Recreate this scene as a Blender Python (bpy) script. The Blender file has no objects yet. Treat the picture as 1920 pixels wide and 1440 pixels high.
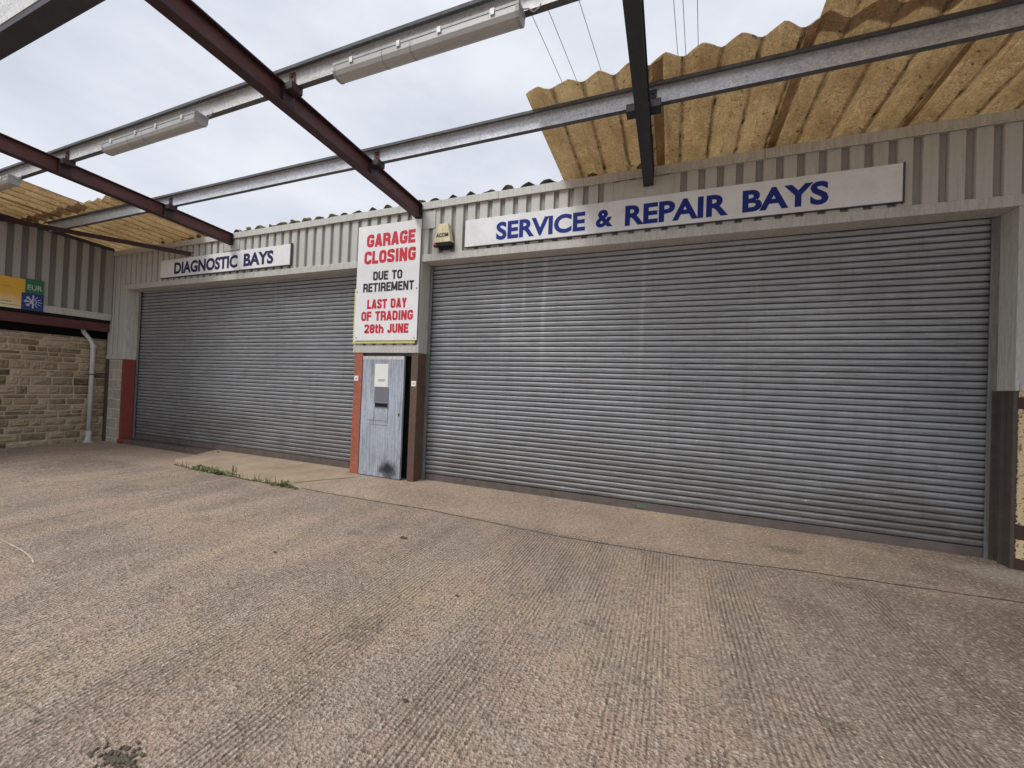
import bpy, bmesh, math, random
from mathutils import Matrix, Vector, noise

random.seed(7)
SC = bpy.context.scene
COL = SC.collection

# ---------------------------------------------------------------- camera
cam_d = bpy.data.cameras.new("camera")
cam_d.sensor_width = 36.0
cam_d.lens = 36.0 * 755.2335 / 1920.0
cam_d.clip_start = 0.05
cam_d.clip_end = 2000.0
cam = bpy.data.objects.new("camera", cam_d)
COL.objects.link(cam)
_r = Vector((0.9290144, 0.3679201, 0.0395852))
_u = Vector((-0.0323022, -0.0259350, 0.9991416))
_f = Vector((-0.3686309, 0.9294957, 0.0122093))
M = Matrix(((_r.x, _u.x, -_f.x, 0.0), (_r.y, _u.y, -_f.y, -5.26974), (_r.z, _u.z, -_f.z, 1.5), (0, 0, 0, 1)))
cam.matrix_world = M
SC.camera = cam

# ---------------------------------------------------------------- colour management
SC.view_settings.view_transform = 'Standard'
SC.view_settings.look = 'None'
SC.view_settings.gamma = 1.0
SC.view_settings.exposure = 0.6

# ---------------------------------------------------------------- sky (overcast) and sun
SUN_EL, SUN_AZ = math.radians(52), math.radians(212)      # azimuth clockwise from +Y
world = bpy.data.worlds.new("World")
SC.world = world
world.use_nodes = True
nt = world.node_tree
for n in list(nt.nodes):
    nt.nodes.remove(n)


def nd(t, kind, **kw):
    n = t.nodes.new(kind)
    for k, v in kw.items():
        if k.startswith('i_'):
            n.inputs[k[2:].replace('_', ' ')].default_value = v
        else:
            setattr(n, k, v)
    return n


sky = nd(nt, 'ShaderNodeTexSky', sky_type='NISHITA', sun_disc=False, sun_elevation=SUN_EL, sun_rotation=SUN_AZ)
sky_s = nd(nt, 'ShaderNodeVectorMath', operation='SCALE')
sky_s.inputs['Scale'].default_value = 0.08
nt.links.new(sky.outputs[0], sky_s.inputs[0])
tc = nd(nt, 'ShaderNodeTexCoord')
mp = nd(nt, 'ShaderNodeMapping')
mp.inputs['Scale'].default_value = (1.0, 1.0, 2.6)
nt.links.new(tc.outputs['Generated'], mp.inputs[0])
cn = nd(nt, 'ShaderNodeTexNoise', i_Scale=2.6, i_Detail=6.0, i_Roughness=0.55)
nt.links.new(mp.outputs[0], cn.inputs['Vector'])
cr = nd(nt, 'ShaderNodeValToRGB')
cr.color_ramp.elements[0].position = 0.30
cr.color_ramp.elements[0].color = (0.445, 0.472, 0.535, 1)
cr.color_ramp.elements[1].position = 0.66
cr.color_ramp.elements[1].color = (0.590, 0.608, 0.655, 1)
nt.links.new(cn.outputs['Fac'], cr.inputs[0])
mx = nd(nt, 'ShaderNodeMix', data_type='RGBA')
mx.inputs['Factor'].default_value = 0.93
nt.links.new(sky_s.outputs[0], mx.inputs['A'])
nt.links.new(cr.outputs[0], mx.inputs['B'])
bg = nd(nt, 'ShaderNodeBackground')
bg.inputs['Strength'].default_value = 1.0
nt.links.new(mx.outputs['Result'], bg.inputs[0])
wo = nd(nt, 'ShaderNodeOutputWorld')
nt.links.new(bg.outputs[0], wo.inputs[0])

sun_d = bpy.data.lights.new("sun", 'SUN')
sun_d.energy = 1.5
sun_d.angle = math.radians(25)
sun_d.color = (1.0, 0.965, 0.91)
sun = bpy.data.objects.new("sun", sun_d)
COL.objects.link(sun)
_sd = Vector((math.sin(SUN_AZ) * math.cos(SUN_EL), math.cos(SUN_AZ) * math.cos(SUN_EL), math.sin(SUN_EL)))
sun.rotation_euler = _sd.to_track_quat('Z', 'Y').to_euler()


# ================================================================ material helpers
class Mat:
    """Small wrapper for a Principled material with helper nodes in world position."""

    def __init__(self, name, rough=0.7, metal=0.0, color=(0.5, 0.5, 0.5)):
        self.m = bpy.data.materials.new(name)
        self.m.use_nodes = True
        self.t = self.m.node_tree
        self.b = self.t.nodes['Principled BSDF']
        self.b.inputs['Roughness'].default_value = rough
        self.b.inputs['Metallic'].default_value = metal
        self.b.inputs['Base Color'].default_value = (*color, 1)
        self.geo = self.t.nodes.new('ShaderNodeNewGeometry')
        self.pos = self.geo.outputs['Position']

    def link(self, a, b):
        self.t.links.new(a, b)

    def vec(self, scale=(1, 1, 1), src=None, loc=(0, 0, 0)):
        n = self.t.nodes.new('ShaderNodeMapping')
        n.inputs['Scale'].default_value = scale
        n.inputs['Location'].default_value = loc
        self.link(src or self.pos, n.inputs[0])
        return n.outputs[0]

    def noise(self, scale=5.0, detail=4.0, rough=0.55, stretch=(1, 1, 1), distort=0.0, loc=(0, 0, 0)):
        n = self.t.nodes.new('ShaderNodeTexNoise')
        n.inputs['Scale'].default_value = scale
        n.inputs['Detail'].default_value = detail
        n.inputs['Roughness'].default_value = rough
        n.inputs['Distortion'].default_value = distort
        self.link(self.vec(stretch, loc=loc), n.inputs['Vector'])
        return n.outputs['Fac']

    def voronoi(self, scale=5.0, stretch=(1, 1, 1), feature='F1', out='Distance'):
        n = self.t.nodes.new('ShaderNodeTexVoronoi')
        n.feature = feature
        n.inputs['Scale'].default_value = scale
        self.link(self.vec(stretch), n.inputs['Vector'])
        return n.outputs[out]

    def ramp(self, fac, stops):
        n = self.t.nodes.new('ShaderNodeValToRGB')
        e = n.color_ramp.elements
        while len(e) < len(stops):
            e.new(0.5)
        for el, (p, c) in zip(e, stops):
            el.position = p
            el.color = (c, c, c, 1) if isinstance(c, (int, float)) else (*c, 1)
        self.link(fac, n.inputs[0])
        return n.outputs[0]

    def mix(self, fac, a, b, blend='MIX'):
        n = self.t.nodes.new('ShaderNodeMix')
        n.data_type = 'RGBA'
        n.blend_type = blend
        for s, v in (('Factor', fac), ('A', a), ('B', b)):
            if isinstance(v, (int, float)):
                n.inputs[s].default_value = v if s == 'Factor' else (v, v, v, 1)
            elif isinstance(v, tuple):
                n.inputs[s].default_value = (*v, 1)
            else:
                self.link(v, n.inputs[s])
        return n.outputs['Result']

    def math(self, op, a, b=0.0, c=None, clamp=False):
        n = self.t.nodes.new('ShaderNodeMath')
        n.operation = op
        n.use_clamp = clamp
        for i, v in enumerate((a, b) if c is None else (a, b, c)):
            if isinstance(v, (int, float)):
                n.inputs[i].default_value = v
            else:
                self.link(v, n.inputs[i])
        return n.outputs[0]

    def xyz(self):
        n = self.t.nodes.new('ShaderNodeSeparateXYZ')
        self.link(self.pos, n.inputs[0])
        return n.outputs

    def smooth(self, v, lo, hi, a=0.0, b=1.0):
        n = self.t.nodes.new('ShaderNodeMapRange')
        n.interpolation_type = 'SMOOTHSTEP'
        n.inputs['From Min'].default_value = lo
        n.inputs['From Max'].default_value = hi
        n.inputs['To Min'].default_value = a
        n.inputs['To Max'].default_value = b
        self.link(v, n.inputs['Value'])
        return n.outputs[0]

    def attr(self, name):
        n = self.t.nodes.new('ShaderNodeAttribute')
        n.attribute_name = name
        return n.outputs['Color']

    def color(self, c):
        self.link(c, self.b.inputs['Base Color'])
        return self

    def rough(self, r):
        self.link(r, self.b.inputs['Roughness'])
        return self

    def bump(self, h, strength=0.5, dist=0.01):
        n = self.t.nodes.new('ShaderNodeBump')
        n.inputs['Strength'].default_value = strength
        n.inputs['Distance'].default_value = dist
        self.link(h, n.inputs['Height'])
        self.link(n.outputs[0], self.b.inputs['Normal'])
        return self


def painted(name, c, rough=0.55, dirt=(0.12, 0.10, 0.08), amount=0.5, streak=True, metal=0.0, scale=1.0):
    m = Mat(name, rough, metal)
    d = m.noise(7 * scale, 6, 0.65, (6, 6, 0.6) if streak else (1, 1, 1))
    s = m.noise(34 * scale, 5, 0.7)
    f = m.math('MULTIPLY', m.ramp(d, [(0.42, 0.0), (0.78, 1.0)]), amount)
    f2 = m.math('MULTIPLY', m.ramp(s, [(0.52, 0.0), (0.74, 1.0)]), amount * 0.6)
    base = m.mix(m.noise(1.3, 3), tuple(v * 0.9 for v in c), tuple(min(1, v * 1.08) for v in c))
    m.color(m.mix(f2, m.mix(f, base, dirt), dirt))
    m.bump(s, 0.12, 0.003)
    return m.m


# ---- ground: tamped, ribbed, exposed-aggregate concrete
def ground_material():
    m = Mat("ribbed_concrete", 0.9)
    x, y, z = m.xyz()
    big = m.noise(0.55, 4, 0.6)
    mid = m.noise(1.7, 6, 0.66, (1.25, 0.6, 1), 0.4)
    hue = m.noise(1.1, 4, 0.6, loc=(13, 4, 0))
    c = m.mix(m.ramp(mid, [(0.30, 0.0), (0.72, 1.0)]), (0.395, 0.295, 0.225), (0.590, 0.465, 0.370))
    c = m.mix(m.ramp(hue, [(0.50, 0.0), (0.68, 0.85)]), c, (0.65, 0.495, 0.325))
    c = m.mix(m.ramp(m.noise(1.5, 4, 0.6, loc=(3, 31, 0)), [(0.48, 0.0), (0.66, 0.85)]), c, (0.59, 0.425, 0.325))
    c = m.mix(m.ramp(big, [(0.48, 0.0), (0.72, 0.35)]), c, (0.37, 0.295, 0.225))
    # smooth apron against the doors is a little darker and browner
    apron = m.smooth(m.math('ADD', y, m.math('MULTIPLY', m.math('SUBTRACT', m.noise(1.3, 3), 0.5), 0.5)), -1.35, -0.95)
    c = m.mix(m.math('MULTIPLY', apron, 0.42), c, (0.33, 0.235, 0.155))
    # canopy shade painted into the right of the yard, and old drips
    yard_shade = m.math('MULTIPLY', m.smooth(x, -0.6, 2.8), m.ramp(m.noise(1.4, 5, 0.65, loc=(7, 7, 0)), [(0.30, 0.25), (0.62, 1.0)]))
    c = m.mix(m.math('MULTIPLY', yard_shade, 0.72), c, (0.140, 0.100, 0.070))

    def blot(px, py, r, sx=1.0):
        dx = m.math('MULTIPLY', m.math('SUBTRACT', x, px), sx)
        dy = m.math('SUBTRACT', y, py)
        d = m.math('SQRT', m.math('ADD', m.math('MULTIPLY', dx, dx), m.math('MULTIPLY', dy, dy)))
        d = m.math('ADD', d, m.math('MULTIPLY', m.math('SUBTRACT', m.noise(9, 4), 0.5), r * 0.9))
        return m.smooth(d, r * 0.35, r, 1.0, 0.0)
    for px, py, r, sx, a in ((1.10, -0.47, 0.14, 0.5, 0.55), (1.36, -1.16, 0.09, 0.9, 0.55), (2.0, -0.75, 0.10, 0.5, 0.4),
                             (0.95, -1.75, 0.28, 1.0, 0.3), (-3.0, -0.65, 0.5, 0.6, 0.22), (-9.3, -1.6, 0.9, 0.8, 0.3), (-0.45, -2.62, 0.07, 1, 0.5), (-2.9, -2.05, 0.10, 0.8, 0.4), (0.75, -2.95, 0.09, 1, 0.45), (-1.7, -3.3, 0.22, 1.2, 0.28), (-4.6, -2.5, 0.16, 0.8, 0.3), (-6.6, -2.2, 0.3, 0.7, 0.22)):
        c = m.mix(m.math('MULTIPLY', blot(px, py, r, sx), a), c, (0.085, 0.068, 0.054))
    c = m.mix(m.math('MULTIPLY', blot(2.85, -0.22, 0.32, 0.7), 0.6), c, (0.52, 0.46, 0.38))
    c = m.mix(m.math('MULTIPLY', blot(2.1, -1.9, 0.8, 0.8), 0.30), c, (0.15, 0.11, 0.08))
    # aggregate speckle, only small stones
    sp = m.voronoi(75, out='Color')
    spv = m.t.nodes.new('ShaderNodeSeparateColor')
    m.link(sp, spv.inputs[0])
    fine = m.noise(95, 3, 0.7)
    c = m.mix(m.math('MULTIPLY', m.ramp(spv.outputs[0], [(0.74, 0.0), (0.95, 1.0)]), 0.50), c, (0.80, 0.70, 0.60))
    c = m.mix(m.math('MULTIPLY', m.ramp(spv.outputs[1], [(0.70, 0.0), (0.95, 1.0)]), 0.60), c, (0.12, 0.095, 0.08))
    c = m.mix(m.math('MULTIPLY', m.ramp(fine, [(0.50, 0.0), (0.72, 1.0)]), 0.50), c, (0.170, 0.130, 0.098))
    # gritty, weathered skin: pits and pale proud stones about two centimetres apart
    g1 = m.noise(34, 5, 0.78, (1.15, 0.7, 1))
    gs = m.smooth(y, -1.3, -0.9, 1.0, 0.45)
    c = m.mix(m.math('MULTIPLY', m.ramp(g1, [(0.33, 1.0), (0.47, 0.0)]), m.math('MULTIPLY', gs, 0.62)), c, (0.150, 0.110, 0.082))
    c = m.mix(m.math('MULTIPLY', m.ramp(g1, [(0.53, 0.0), (0.66, 1.0)]), m.math('MULTIPLY', gs, 0.55)), c, (0.86, 0.74, 0.60))
    # tamping ribs run towards the doors, wandering a little; worn away in patches
    wob = m.math('MULTIPLY', m.math('SUBTRACT', m.noise(0.5, 2, 0.5, (1, 0.3, 1)), 0.5), 0.10)
    wob2 = m.math('MULTIPLY', m.math('SUBTRACT', m.noise(14, 3, 0.6, (1, 0.35, 1)), 0.5), 0.011)
    ph = m.math('ADD', m.math('ADD', x, wob), wob2)
    rib = m.math('ADD', m.math('MULTIPLY', m.math('SINE', m.math('MULTIPLY', ph, 2 * math.pi / 0.0285)), 0.5), 0.5)
    mask = m.ramp(m.noise(1.15, 5, 0.66, (2.4, 0.40, 1), 0.5, loc=(21, 0, 0)), [(0.38, 0.12), (0.60, 1.0)])
    mask = m.math('MULTIPLY', mask, m.math('SUBTRACT', 1.0, apron))
    keep = m.ramp(m.noise(26, 3, 0.6, (1, 0.3, 1)), [(0.30, 0.25), (0.6, 1.0)])
    mask = m.math('MULTIPLY', mask, keep)
    # furrows between the ribs are coloured darker
    fur = m.math('MULTIPLY', m.math('SUBTRACT', 1.0, m.ramp(rib, [(0.08, 0.0), (0.55, 1.0)])), mask)
    c = m.mix(m.math('MULTIPLY', fur, 0.75), c, (0.110, 0.080, 0.058))
    m.color(c)
    h = m.math('ADD', m.math('ADD', m.math('MULTIPLY', m.math('MULTIPLY', rib, mask), 0.75), m.math('MULTIPLY', g1, m.math('MULTIPLY', gs, 1.1))),
               m.math('ADD', m.math('MULTIPLY', m.voronoi(75), m.smooth(y, -1.16, -1.0, 0.85, 0.15)),
                      m.math('MULTIPLY', fine, m.smooth(y, -1.16, -1.0, 0.75, 0.35))))
    m.bump(h, 1.0, 0.014)
    return m.m


def slab_material():
    m = Mat("apron_slab_concrete", 0.92)
    c = m.mix(m.ramp(m.noise(2.6, 6, 0.65, (1, 0.7, 1)), [(0.3, 0.0), (0.7, 1.0)]), (0.36, 0.27, 0.185), (0.54, 0.425, 0.305))
    c = m.mix(m.ramp(m.noise(60, 4, 0.7), [(0.5, 0.0), (0.75, 0.5)]), c, (0.13, 0.11, 0.09))
    x, y, z = m.xyz()
    c = m.mix(m.smooth(y, -0.95, -1.2, 0.0, 0.5), c, (0.50, 0.47, 0.30))
    m.color(c)
    m.bump(m.noise(55, 4, 0.7), 0.6, 0.006)
    return m.m


# ---- galvanised steel roller curtain
def shutter_material(name, streaks, z_lo):
    m = Mat(name, 0.5, 0.28)
    x, y, z = m.xyz()
    base = m.mix(m.noise(1.2, 4, 0.6, (0.7, 1, 0.9)), (0.325, 0.352, 0.380), (0.49, 0.522, 0.555))
    spangle = m.noise(3.0, 5, 0.7, (1.2, 1, 22))
    base = m.mix(m.ramp(spangle, [(0.36, 0.50), (0.62, 0.0)]), base, (0.130, 0.128, 0.130))
    base = m.mix(m.ramp(m.noise(14, 5, 0.7, (1.0, 1, 3)), [(0.56, 0.0), (0.75, 0.5)]), base, (0.20, 0.18, 0.155))
    run = m.noise(6.0, 6, 0.72, (2.4, 1, 0.12))
    base = m.mix(m.math('MULTIPLY', m.ramp(run, [(0.50, 0.0), (0.74, 1.0)]), 0.26), base, (0.140, 0.130, 0.122))
    scuff = m.noise(5.0, 6, 0.75, (0.5, 1, 9), 0.4)
    base = m.mix(m.ramp(scuff, [(0.60, 0.0), (0.70, 0.42)]), base, (0.095, 0.088, 0.084))
    base = m.mix(m.ramp(scuff, [(0.26, 0.5), (0.36, 0.0)]), base, (0.50, 0.51, 0.52))
    # brown road dirt thrown up the lower third
    low = m.math('MULTIPLY', m.smooth(z, z_lo + 1.35, z_lo + 0.1), m.ramp(m.noise(0.9, 5, 0.65, (1, 1, 2.2), 0.5), [(0.30, 0.05), (0.66, 0.95)]))
    base = m.mix(m.math('MULTIPLY', low, 0.75), base, (0.150, 0.118, 0.098))
    chip = m.voronoi(1.7, (1, 1, 2.2))
    base = m.mix(m.math('LESS_THAN', chip, 0.022), base, (0.62, 0.63, 0.64))
    # pale lime streaks washed down from the head
    n = m.math('MULTIPLY', m.math('SUBTRACT', m.noise(7, 3, 0.5, (1, 1, 0.25)), 0.5), 0.05)
    for px, wd, z0, amt in streaks:
        d = m.math('ABSOLUTE', m.math('SUBTRACT', m.math('ADD', x, n), px))
        s = m.math('MULTIPLY', m.smooth(d, 0.0, wd, 1.0, 0.0), m.smooth(z, z0, 2.9, 0.0, 1.0))
        s = m.math('MULTIPLY', s, m.ramp(m.noise(9, 4, 0.7, (1, 1, 2)), [(0.25, 0.4), (0.6, 1.0)]))
        base = m.mix(m.math('MULTIPLY', s, amt), base, (0.66, 0.67, 0.69))
    base = m.mix(m.math('MULTIPLY', m.smooth(m.attr_fac('hinge'), 0.25, 1.0), 0.75), base, (0.050, 0.048, 0.048))
    m.color(base)
    m.rough(m.math('ADD', 0.36, m.math('MULTIPLY', spangle, 0.26)))
    m.bump(m.noise(2.2, 3, 0.5, (1, 1, 3)), 0.10, 0.02)
    return m.m


def cladding_material(name, c, dirt=0.5, groove=0.5):
    m = Mat(name, 0.5)
    x, y, z = m.xyz()
    base = m.mix(m.noise(0.9, 3, 0.5), tuple(v * 0.88 for v in c), tuple(v * 1.06 for v in c))
    st = m.noise(9, 6, 0.68, (2.2, 2.2, 0.12))
    base = m.mix(m.math('MULTIPLY', m.ramp(st, [(0.50, 0.0), (0.80, 1.0)]), dirt * 0.8), base, (0.22, 0.205, 0.165))
    base = m.mix(m.math('MULTIPLY', m.ramp(m.noise(26, 5, 0.7), [(0.55, 0.0), (0.76, 1.0)]), dirt * 0.7), base, (0.23, 0.20, 0.16))
    # shade of the rib grooves painted in as a dark tone
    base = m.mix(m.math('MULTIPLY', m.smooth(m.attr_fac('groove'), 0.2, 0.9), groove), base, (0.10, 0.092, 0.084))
    m.color(base)
    m.bump(m.noise(3, 2), 0.06, 0.02)
    return m.m


def _attr_fac(self, name):
    n = self.t.nodes.new('ShaderNodeAttribute')
    n.attribute_name = name
    return n.outputs['Fac']


Mat.attr_fac = _attr_fac


def steel_material(name, c, rust=0.4, rust_c=(0.10, 0.035, 0.02), rough=0.6):
    m = Mat(name, rough)
    n1 = m.noise(5, 6, 0.7)
    n2 = m.noise(30, 5, 0.7)
    base = m.mix(n1, tuple(v * 0.6 for v in c), tuple(v * 1.35 for v in c))
    base = m.mix(m.math('MULTIPLY', m.ramp(m.noise(9, 6, 0.75, (1, 0.5, 1)), [(0.5, 0.0), (0.66, 1.0)]), rust * 0.6), base, tuple(v * 1.5 + 0.03 for v in c))
    base = m.mix(m.math('MULTIPLY', m.ramp(n1, [(0.5, 0.0), (0.7, 1.0)]), rust), base, rust_c)
    base = m.mix(m.math('MULTIPLY', m.ramp(n2, [(0.58, 0.0), (0.74, 1.0)]), rust * 0.7), base, tuple(v * 1.9 + 0.02 for v in c))
    m.color(base)
    m.bump(n2, 0.25, 0.004)
    return m.m


def galv_material(name, c, metal=0.35, dirt=0.5):
    m = Mat(name, 0.48, metal)
    sp = m.voronoi(55, out='Color')
    v = m.t.nodes.new('ShaderNodeSeparateColor')
    m.link(sp, v.inputs[0])
    base = m.mix(v.outputs[0], tuple(k * 0.80 for k in c), tuple(min(1, k * 1.12) for k in c))
    n = m.noise(4, 6, 0.7, (0.5, 2, 2))
    base = m.mix(m.math('MULTIPLY', m.ramp(n, [(0.48, 0.0), (0.72, 1.0)]), dirt), base, (0.16, 0.165, 0.17))
    base = m.mix(m.math('MULTIPLY', m.ramp(m.noise(22, 4, 0.7), [(0.58, 0.0), (0.75, 1.0)]), dirt * 0.7), base, (0.11, 0.10, 0.09))
    m.color(base)
    return m.m


# ---- fibrous, weathered translucent roof sheet
def sheet_material(name, tint=(1, 1, 1)):
    m = Mat(name, 0.85)
    fib = m.noise(46, 6, 0.78, (1, 0.8, 1), 1.2)
    blot = m.noise(3.0, 5, 0.65)
    c = m.mix(m.ramp(fib, [(0.36, 0.0), (0.64, 1.0)]), (0.37, 0.275, 0.170), (0.88, 0.755, 0.56))
    c = m.mix(m.ramp(blot, [(0.42, 0.0), (0.72, 0.60)]), c, (0.44, 0.33, 0.215))
    c = m.mix(m.ramp(m.noise(1.2, 4, 0.6, loc=(5, 9, 2)), [(0.52, 0.0), (0.75, 0.5)]), c, (0.80, 0.71, 0.52))
    # brown grime lies along the corrugations, in broken lengths
    val = m.attr_fac('valley')
    run = m.noise(3.2, 6, 0.72, (5.0, 0.55, 1), 0.3)
    gr = m.math('MULTIPLY', m.smooth(val, 0.78, 0.98), m.ramp(run, [(0.36, 0.15), (0.62, 1.0)]))
    c = m.mix(m.math('MULTIPLY', gr, 0.70), c, (0.185, 0.112, 0.058))
    gr2 = m.math('MULTIPLY', m.smooth(val, 0.42, 0.10), m.ramp(run, [(0.50, 0.0), (0.68, 1.0)]))
    c = m.mix(m.math('MULTIPLY', gr2, 0.45), c, (0.27, 0.185, 0.105))
    # black algae spots that follow the valleys of the corrugation
    spot = m.math('MULTIPLY', m.ramp(m.noise(13, 6, 0.75, (2.2, 0.6, 1)), [(0.53, 0.0), (0.60, 1.0)]), m.smooth(val, 0.80, 0.97))
    c = m.mix(m.math('MULTIPLY', spot, 0.85), c, (0.045, 0.030, 0.018))
    spot2 = m.ramp(m.noise(17, 4, 0.6, loc=(2, 8, 1)), [(0.64, 0.0), (0.70, 0.75)])
    c = m.mix(spot2, c, (0.09, 0.055, 0.03))
    c = m.mix(1.0, c, tint, 'MULTIPLY')
    m.color(c)
    m.bump(fib, 0.3, 0.004)
    tr = m.t.nodes.new('ShaderNodeBsdfTranslucent')
    m.link(m.mix(1.0, c, (1.02, 1.02, 0.98), 'MULTIPLY'), tr.inputs['Color'])
    ms = m.t.nodes.new('ShaderNodeMixShader')
    ms.inputs[0].default_value = 0.60
    m.link(m.b.outputs[0], ms.inputs[1])
    m.link(tr.outputs[0], ms.inputs[2])
    m.link(ms.outputs[0], m.t.nodes['Material Output'].inputs['Surface'])
    return m.m


def old_roof_material():
    m = Mat("mossy_roof_sheet", 0.95)
    c = m.mix(m.noise(6, 5, 0.65), (0.075, 0.070, 0.066), (0.19, 0.18, 0.165))
    c = m.mix(m.ramp(m.noise(3.5, 5, 0.7, loc=(4, 0, 2)), [(0.52, 0.0), (0.68, 0.9)]), c, (0.30, 0.215, 0.10))
    x, y, z = m.xyz()
    lf = m.math('MULTIPLY', m.smooth(x, -8.3, -7.9), m.smooth(x, -5.5, -6.1))
    c = m.mix(m.math('MULTIPLY', lf, 0.85), c, m.mix(m.noise(16, 5, 0.7), (0.26, 0.19, 0.10), (0.56, 0.44, 0.25)))
    c = m.mix(m.ramp(m.noise(19, 4, 0.7), [(0.55, 0.0), (0.7, 0.8)]), c, (0.035, 0.042, 0.022))
    m.color(c)
    m.bump(m.noise(40, 4, 0.7), 0.6, 0.01)
    return m.m


def stone_material():
    m = Mat("pitched_sandstone", 0.95)
    t = m.attr('tone')
    n = m.noise(9, 6, 0.7)
    c = m.mix(m.math('MULTIPLY', m.ramp(n, [(0.36, 0.0), (0.68, 1.0)]), 0.40), t, (0.58, 0.475, 0.31))
    c = m.mix(m.ramp(m.noise(28, 5, 0.75), [(0.52, 0.0), (0.74, 0.55)]), c, (0.12, 0.09, 0.055))
    m.color(c)
    m.bump(m.math('ADD', m.noise(22, 6, 0.75), m.noise(70, 3, 0.6)), 0.8, 0.02)
    return m.m


def door_material():
    m = Mat("weathered_blue_grey_paint", 0.5, 0.1)
    x, y, z = m.xyz()
    base = m.mix(m.noise(2.2, 5, 0.65, (1.4, 1, 0.6)), (0.33, 0.385, 0.475), (0.66, 0.72, 0.81))
    st = m.noise(8, 6, 0.72, (5, 5, 0.25))
    base = m.mix(m.math('MULTIPLY', m.ramp(st, [(0.46, 0.0), (0.72, 1.0)]), 0.85), base, (0.125, 0.13, 0.155))
    base = m.mix(m.ramp(m.noise(30, 5, 0.75, (1, 1, 0.6)), [(0.53, 0.0), (0.72, 0.55)]), base, (0.15, 0.16, 0.19))
    # grey grime running from the top and a sooty scorch low on the lock side
    top = m.math('MULTIPLY', m.smooth(z, 1.25, 1.95), m.ramp(st, [(0.35, 0.1), (0.6, 0.9)]))
    base = m.mix(m.math('MULTIPLY', top, 0.55), base, (0.20, 0.205, 0.225))
    dx = m.math('MULTIPLY', m.math('SUBTRACT', x, -4.14), 1.15)
    dz = m.math('MULTIPLY', m.math('SUBTRACT', z, 0.14), 1.45)
    d = m.math('SQRT', m.math('ADD', m.math('MULTIPLY', dx, dx), m.math('MULTIPLY', dz, dz)))
    d = m.math('ADD', d, m.math('MULTIPLY', m.math('SUBTRACT', m.noise(9, 6, 0.75), 0.5), 0.34))
    lowg = m.math('MULTIPLY', m.smooth(z, 0.75, 0.05), m.ramp(m.noise(5, 6, 0.75, (1.5, 1, 0.7)), [(0.42, 0.0), (0.62, 1.0)]))
    base = m.mix(m.math('MULTIPLY', lowg, 0.65), base, (0.17, 0.195, 0.20))
    base = m.mix(m.smooth(d, 0.05, 0.30, 0.97, 0.0), base, (0.016, 0.016, 0.018))
    m.color(base)
    m.bump(m.noise(4, 3, 0.5, (1, 1, 0.4)), 0.2, 0.02)
    return m.m


def masonry_paint_material():
    m = Mat("flaking_cream_masonry_paint", 0.85)
    x, y, z = m.xyz()
    n = m.noise(10, 5, 0.7)
    fl = m.noise(30, 6, 0.78)
    zz = m.math('ADD', z, m.math('MULTIPLY', m.math('SUBTRACT', n, 0.5), 0.05))
    cream = m.mix(n, (0.70, 0.52, 0.29), (0.86, 0.70, 0.45))
    brown = m.mix(n, (0.050, 0.026, 0.020), (0.085, 0.046, 0.036))

    def band(lo, hi):
        return m.math('MULTIPLY', m.math('GREATER_THAN', zz, lo), m.math('LESS_THAN', zz, hi))
    b = m.math('MAXIMUM', m.math('MAXIMUM', band(1.50, 1.61), band(0.28, 0.42)), m.math('LESS_THAN', zz, 0.10))
    b = m.math('MAXIMUM', b, m.math('LESS_THAN', m.math('ADD', x, m.math('MULTIPLY', m.math('SUBTRACT', fl, 0.5), 0.10)), 3.035))
    b = m.math('MAXIMUM', b, m.math('MULTIPLY', m.ramp(fl, [(0.545, 0.0), (0.58, 1.0)]), 0.85))
    m.color(m.mix(b, cream, brown))
    m.bump(fl, 0.5, 0.006)
    return m.m


def block_material():
    m = Mat("grey_blockwork", 0.95)
    br = m.t.nodes.new('ShaderNodeTexBrick')
    br.inputs['Scale'].default_value = 1.0
    br.inputs['Brick Width'].default_value = 0.44
    br.inputs['Row Height'].default_value = 0.225
    br.inputs['Mortar Size'].default_value = 0.010
    br.inputs['Color1'].default_value = (0.43, 0.40, 0.34, 1)
    br.inputs['Color2'].default_value = (0.53, 0.495, 0.43, 1)
    br.inputs['Mortar'].default_value = (0.72, 0.69, 0.62, 1)
    sep = m.xyz()
    cmb = m.t.nodes.new('ShaderNodeCombineXYZ')
    m.link(sep[0], cmb.inputs[0])
    m.link(sep[2], cmb.inputs[1])
    m.link(cmb.outputs[0], br.inputs['Vector'])
    c = m.mix(m.ramp(m.noise(18, 5, 0.7), [(0.4, 0.0), (0.75, 0.6)]), br.outputs['Color'], (0.20, 0.18, 0.14))
    m.color(c)
    m.bump(m.noise(50, 4, 0.7), 0.5, 0.006)
    return m.m


def leaf_material(name, a, b):
    m = Mat(name, 0.7)
    c = m.mix(m.noise(38, 3, 0.6), a, b)
    m.color(c)
    tr = m.t.nodes.new('ShaderNodeBsdfTranslucent')
    m.link(c, tr.inputs['Color'])
    ms = m.t.nodes.new('ShaderNodeMixShader')
    ms.inputs[0].default_value = 0.3
    m.link(m.b.outputs[0], ms.inputs[1])
    m.link(tr.outputs[0], ms.inputs[2])
    m.link(ms.outputs[0], m.t.nodes['Material Output'].inputs['Surface'])
    return m.m


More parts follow.
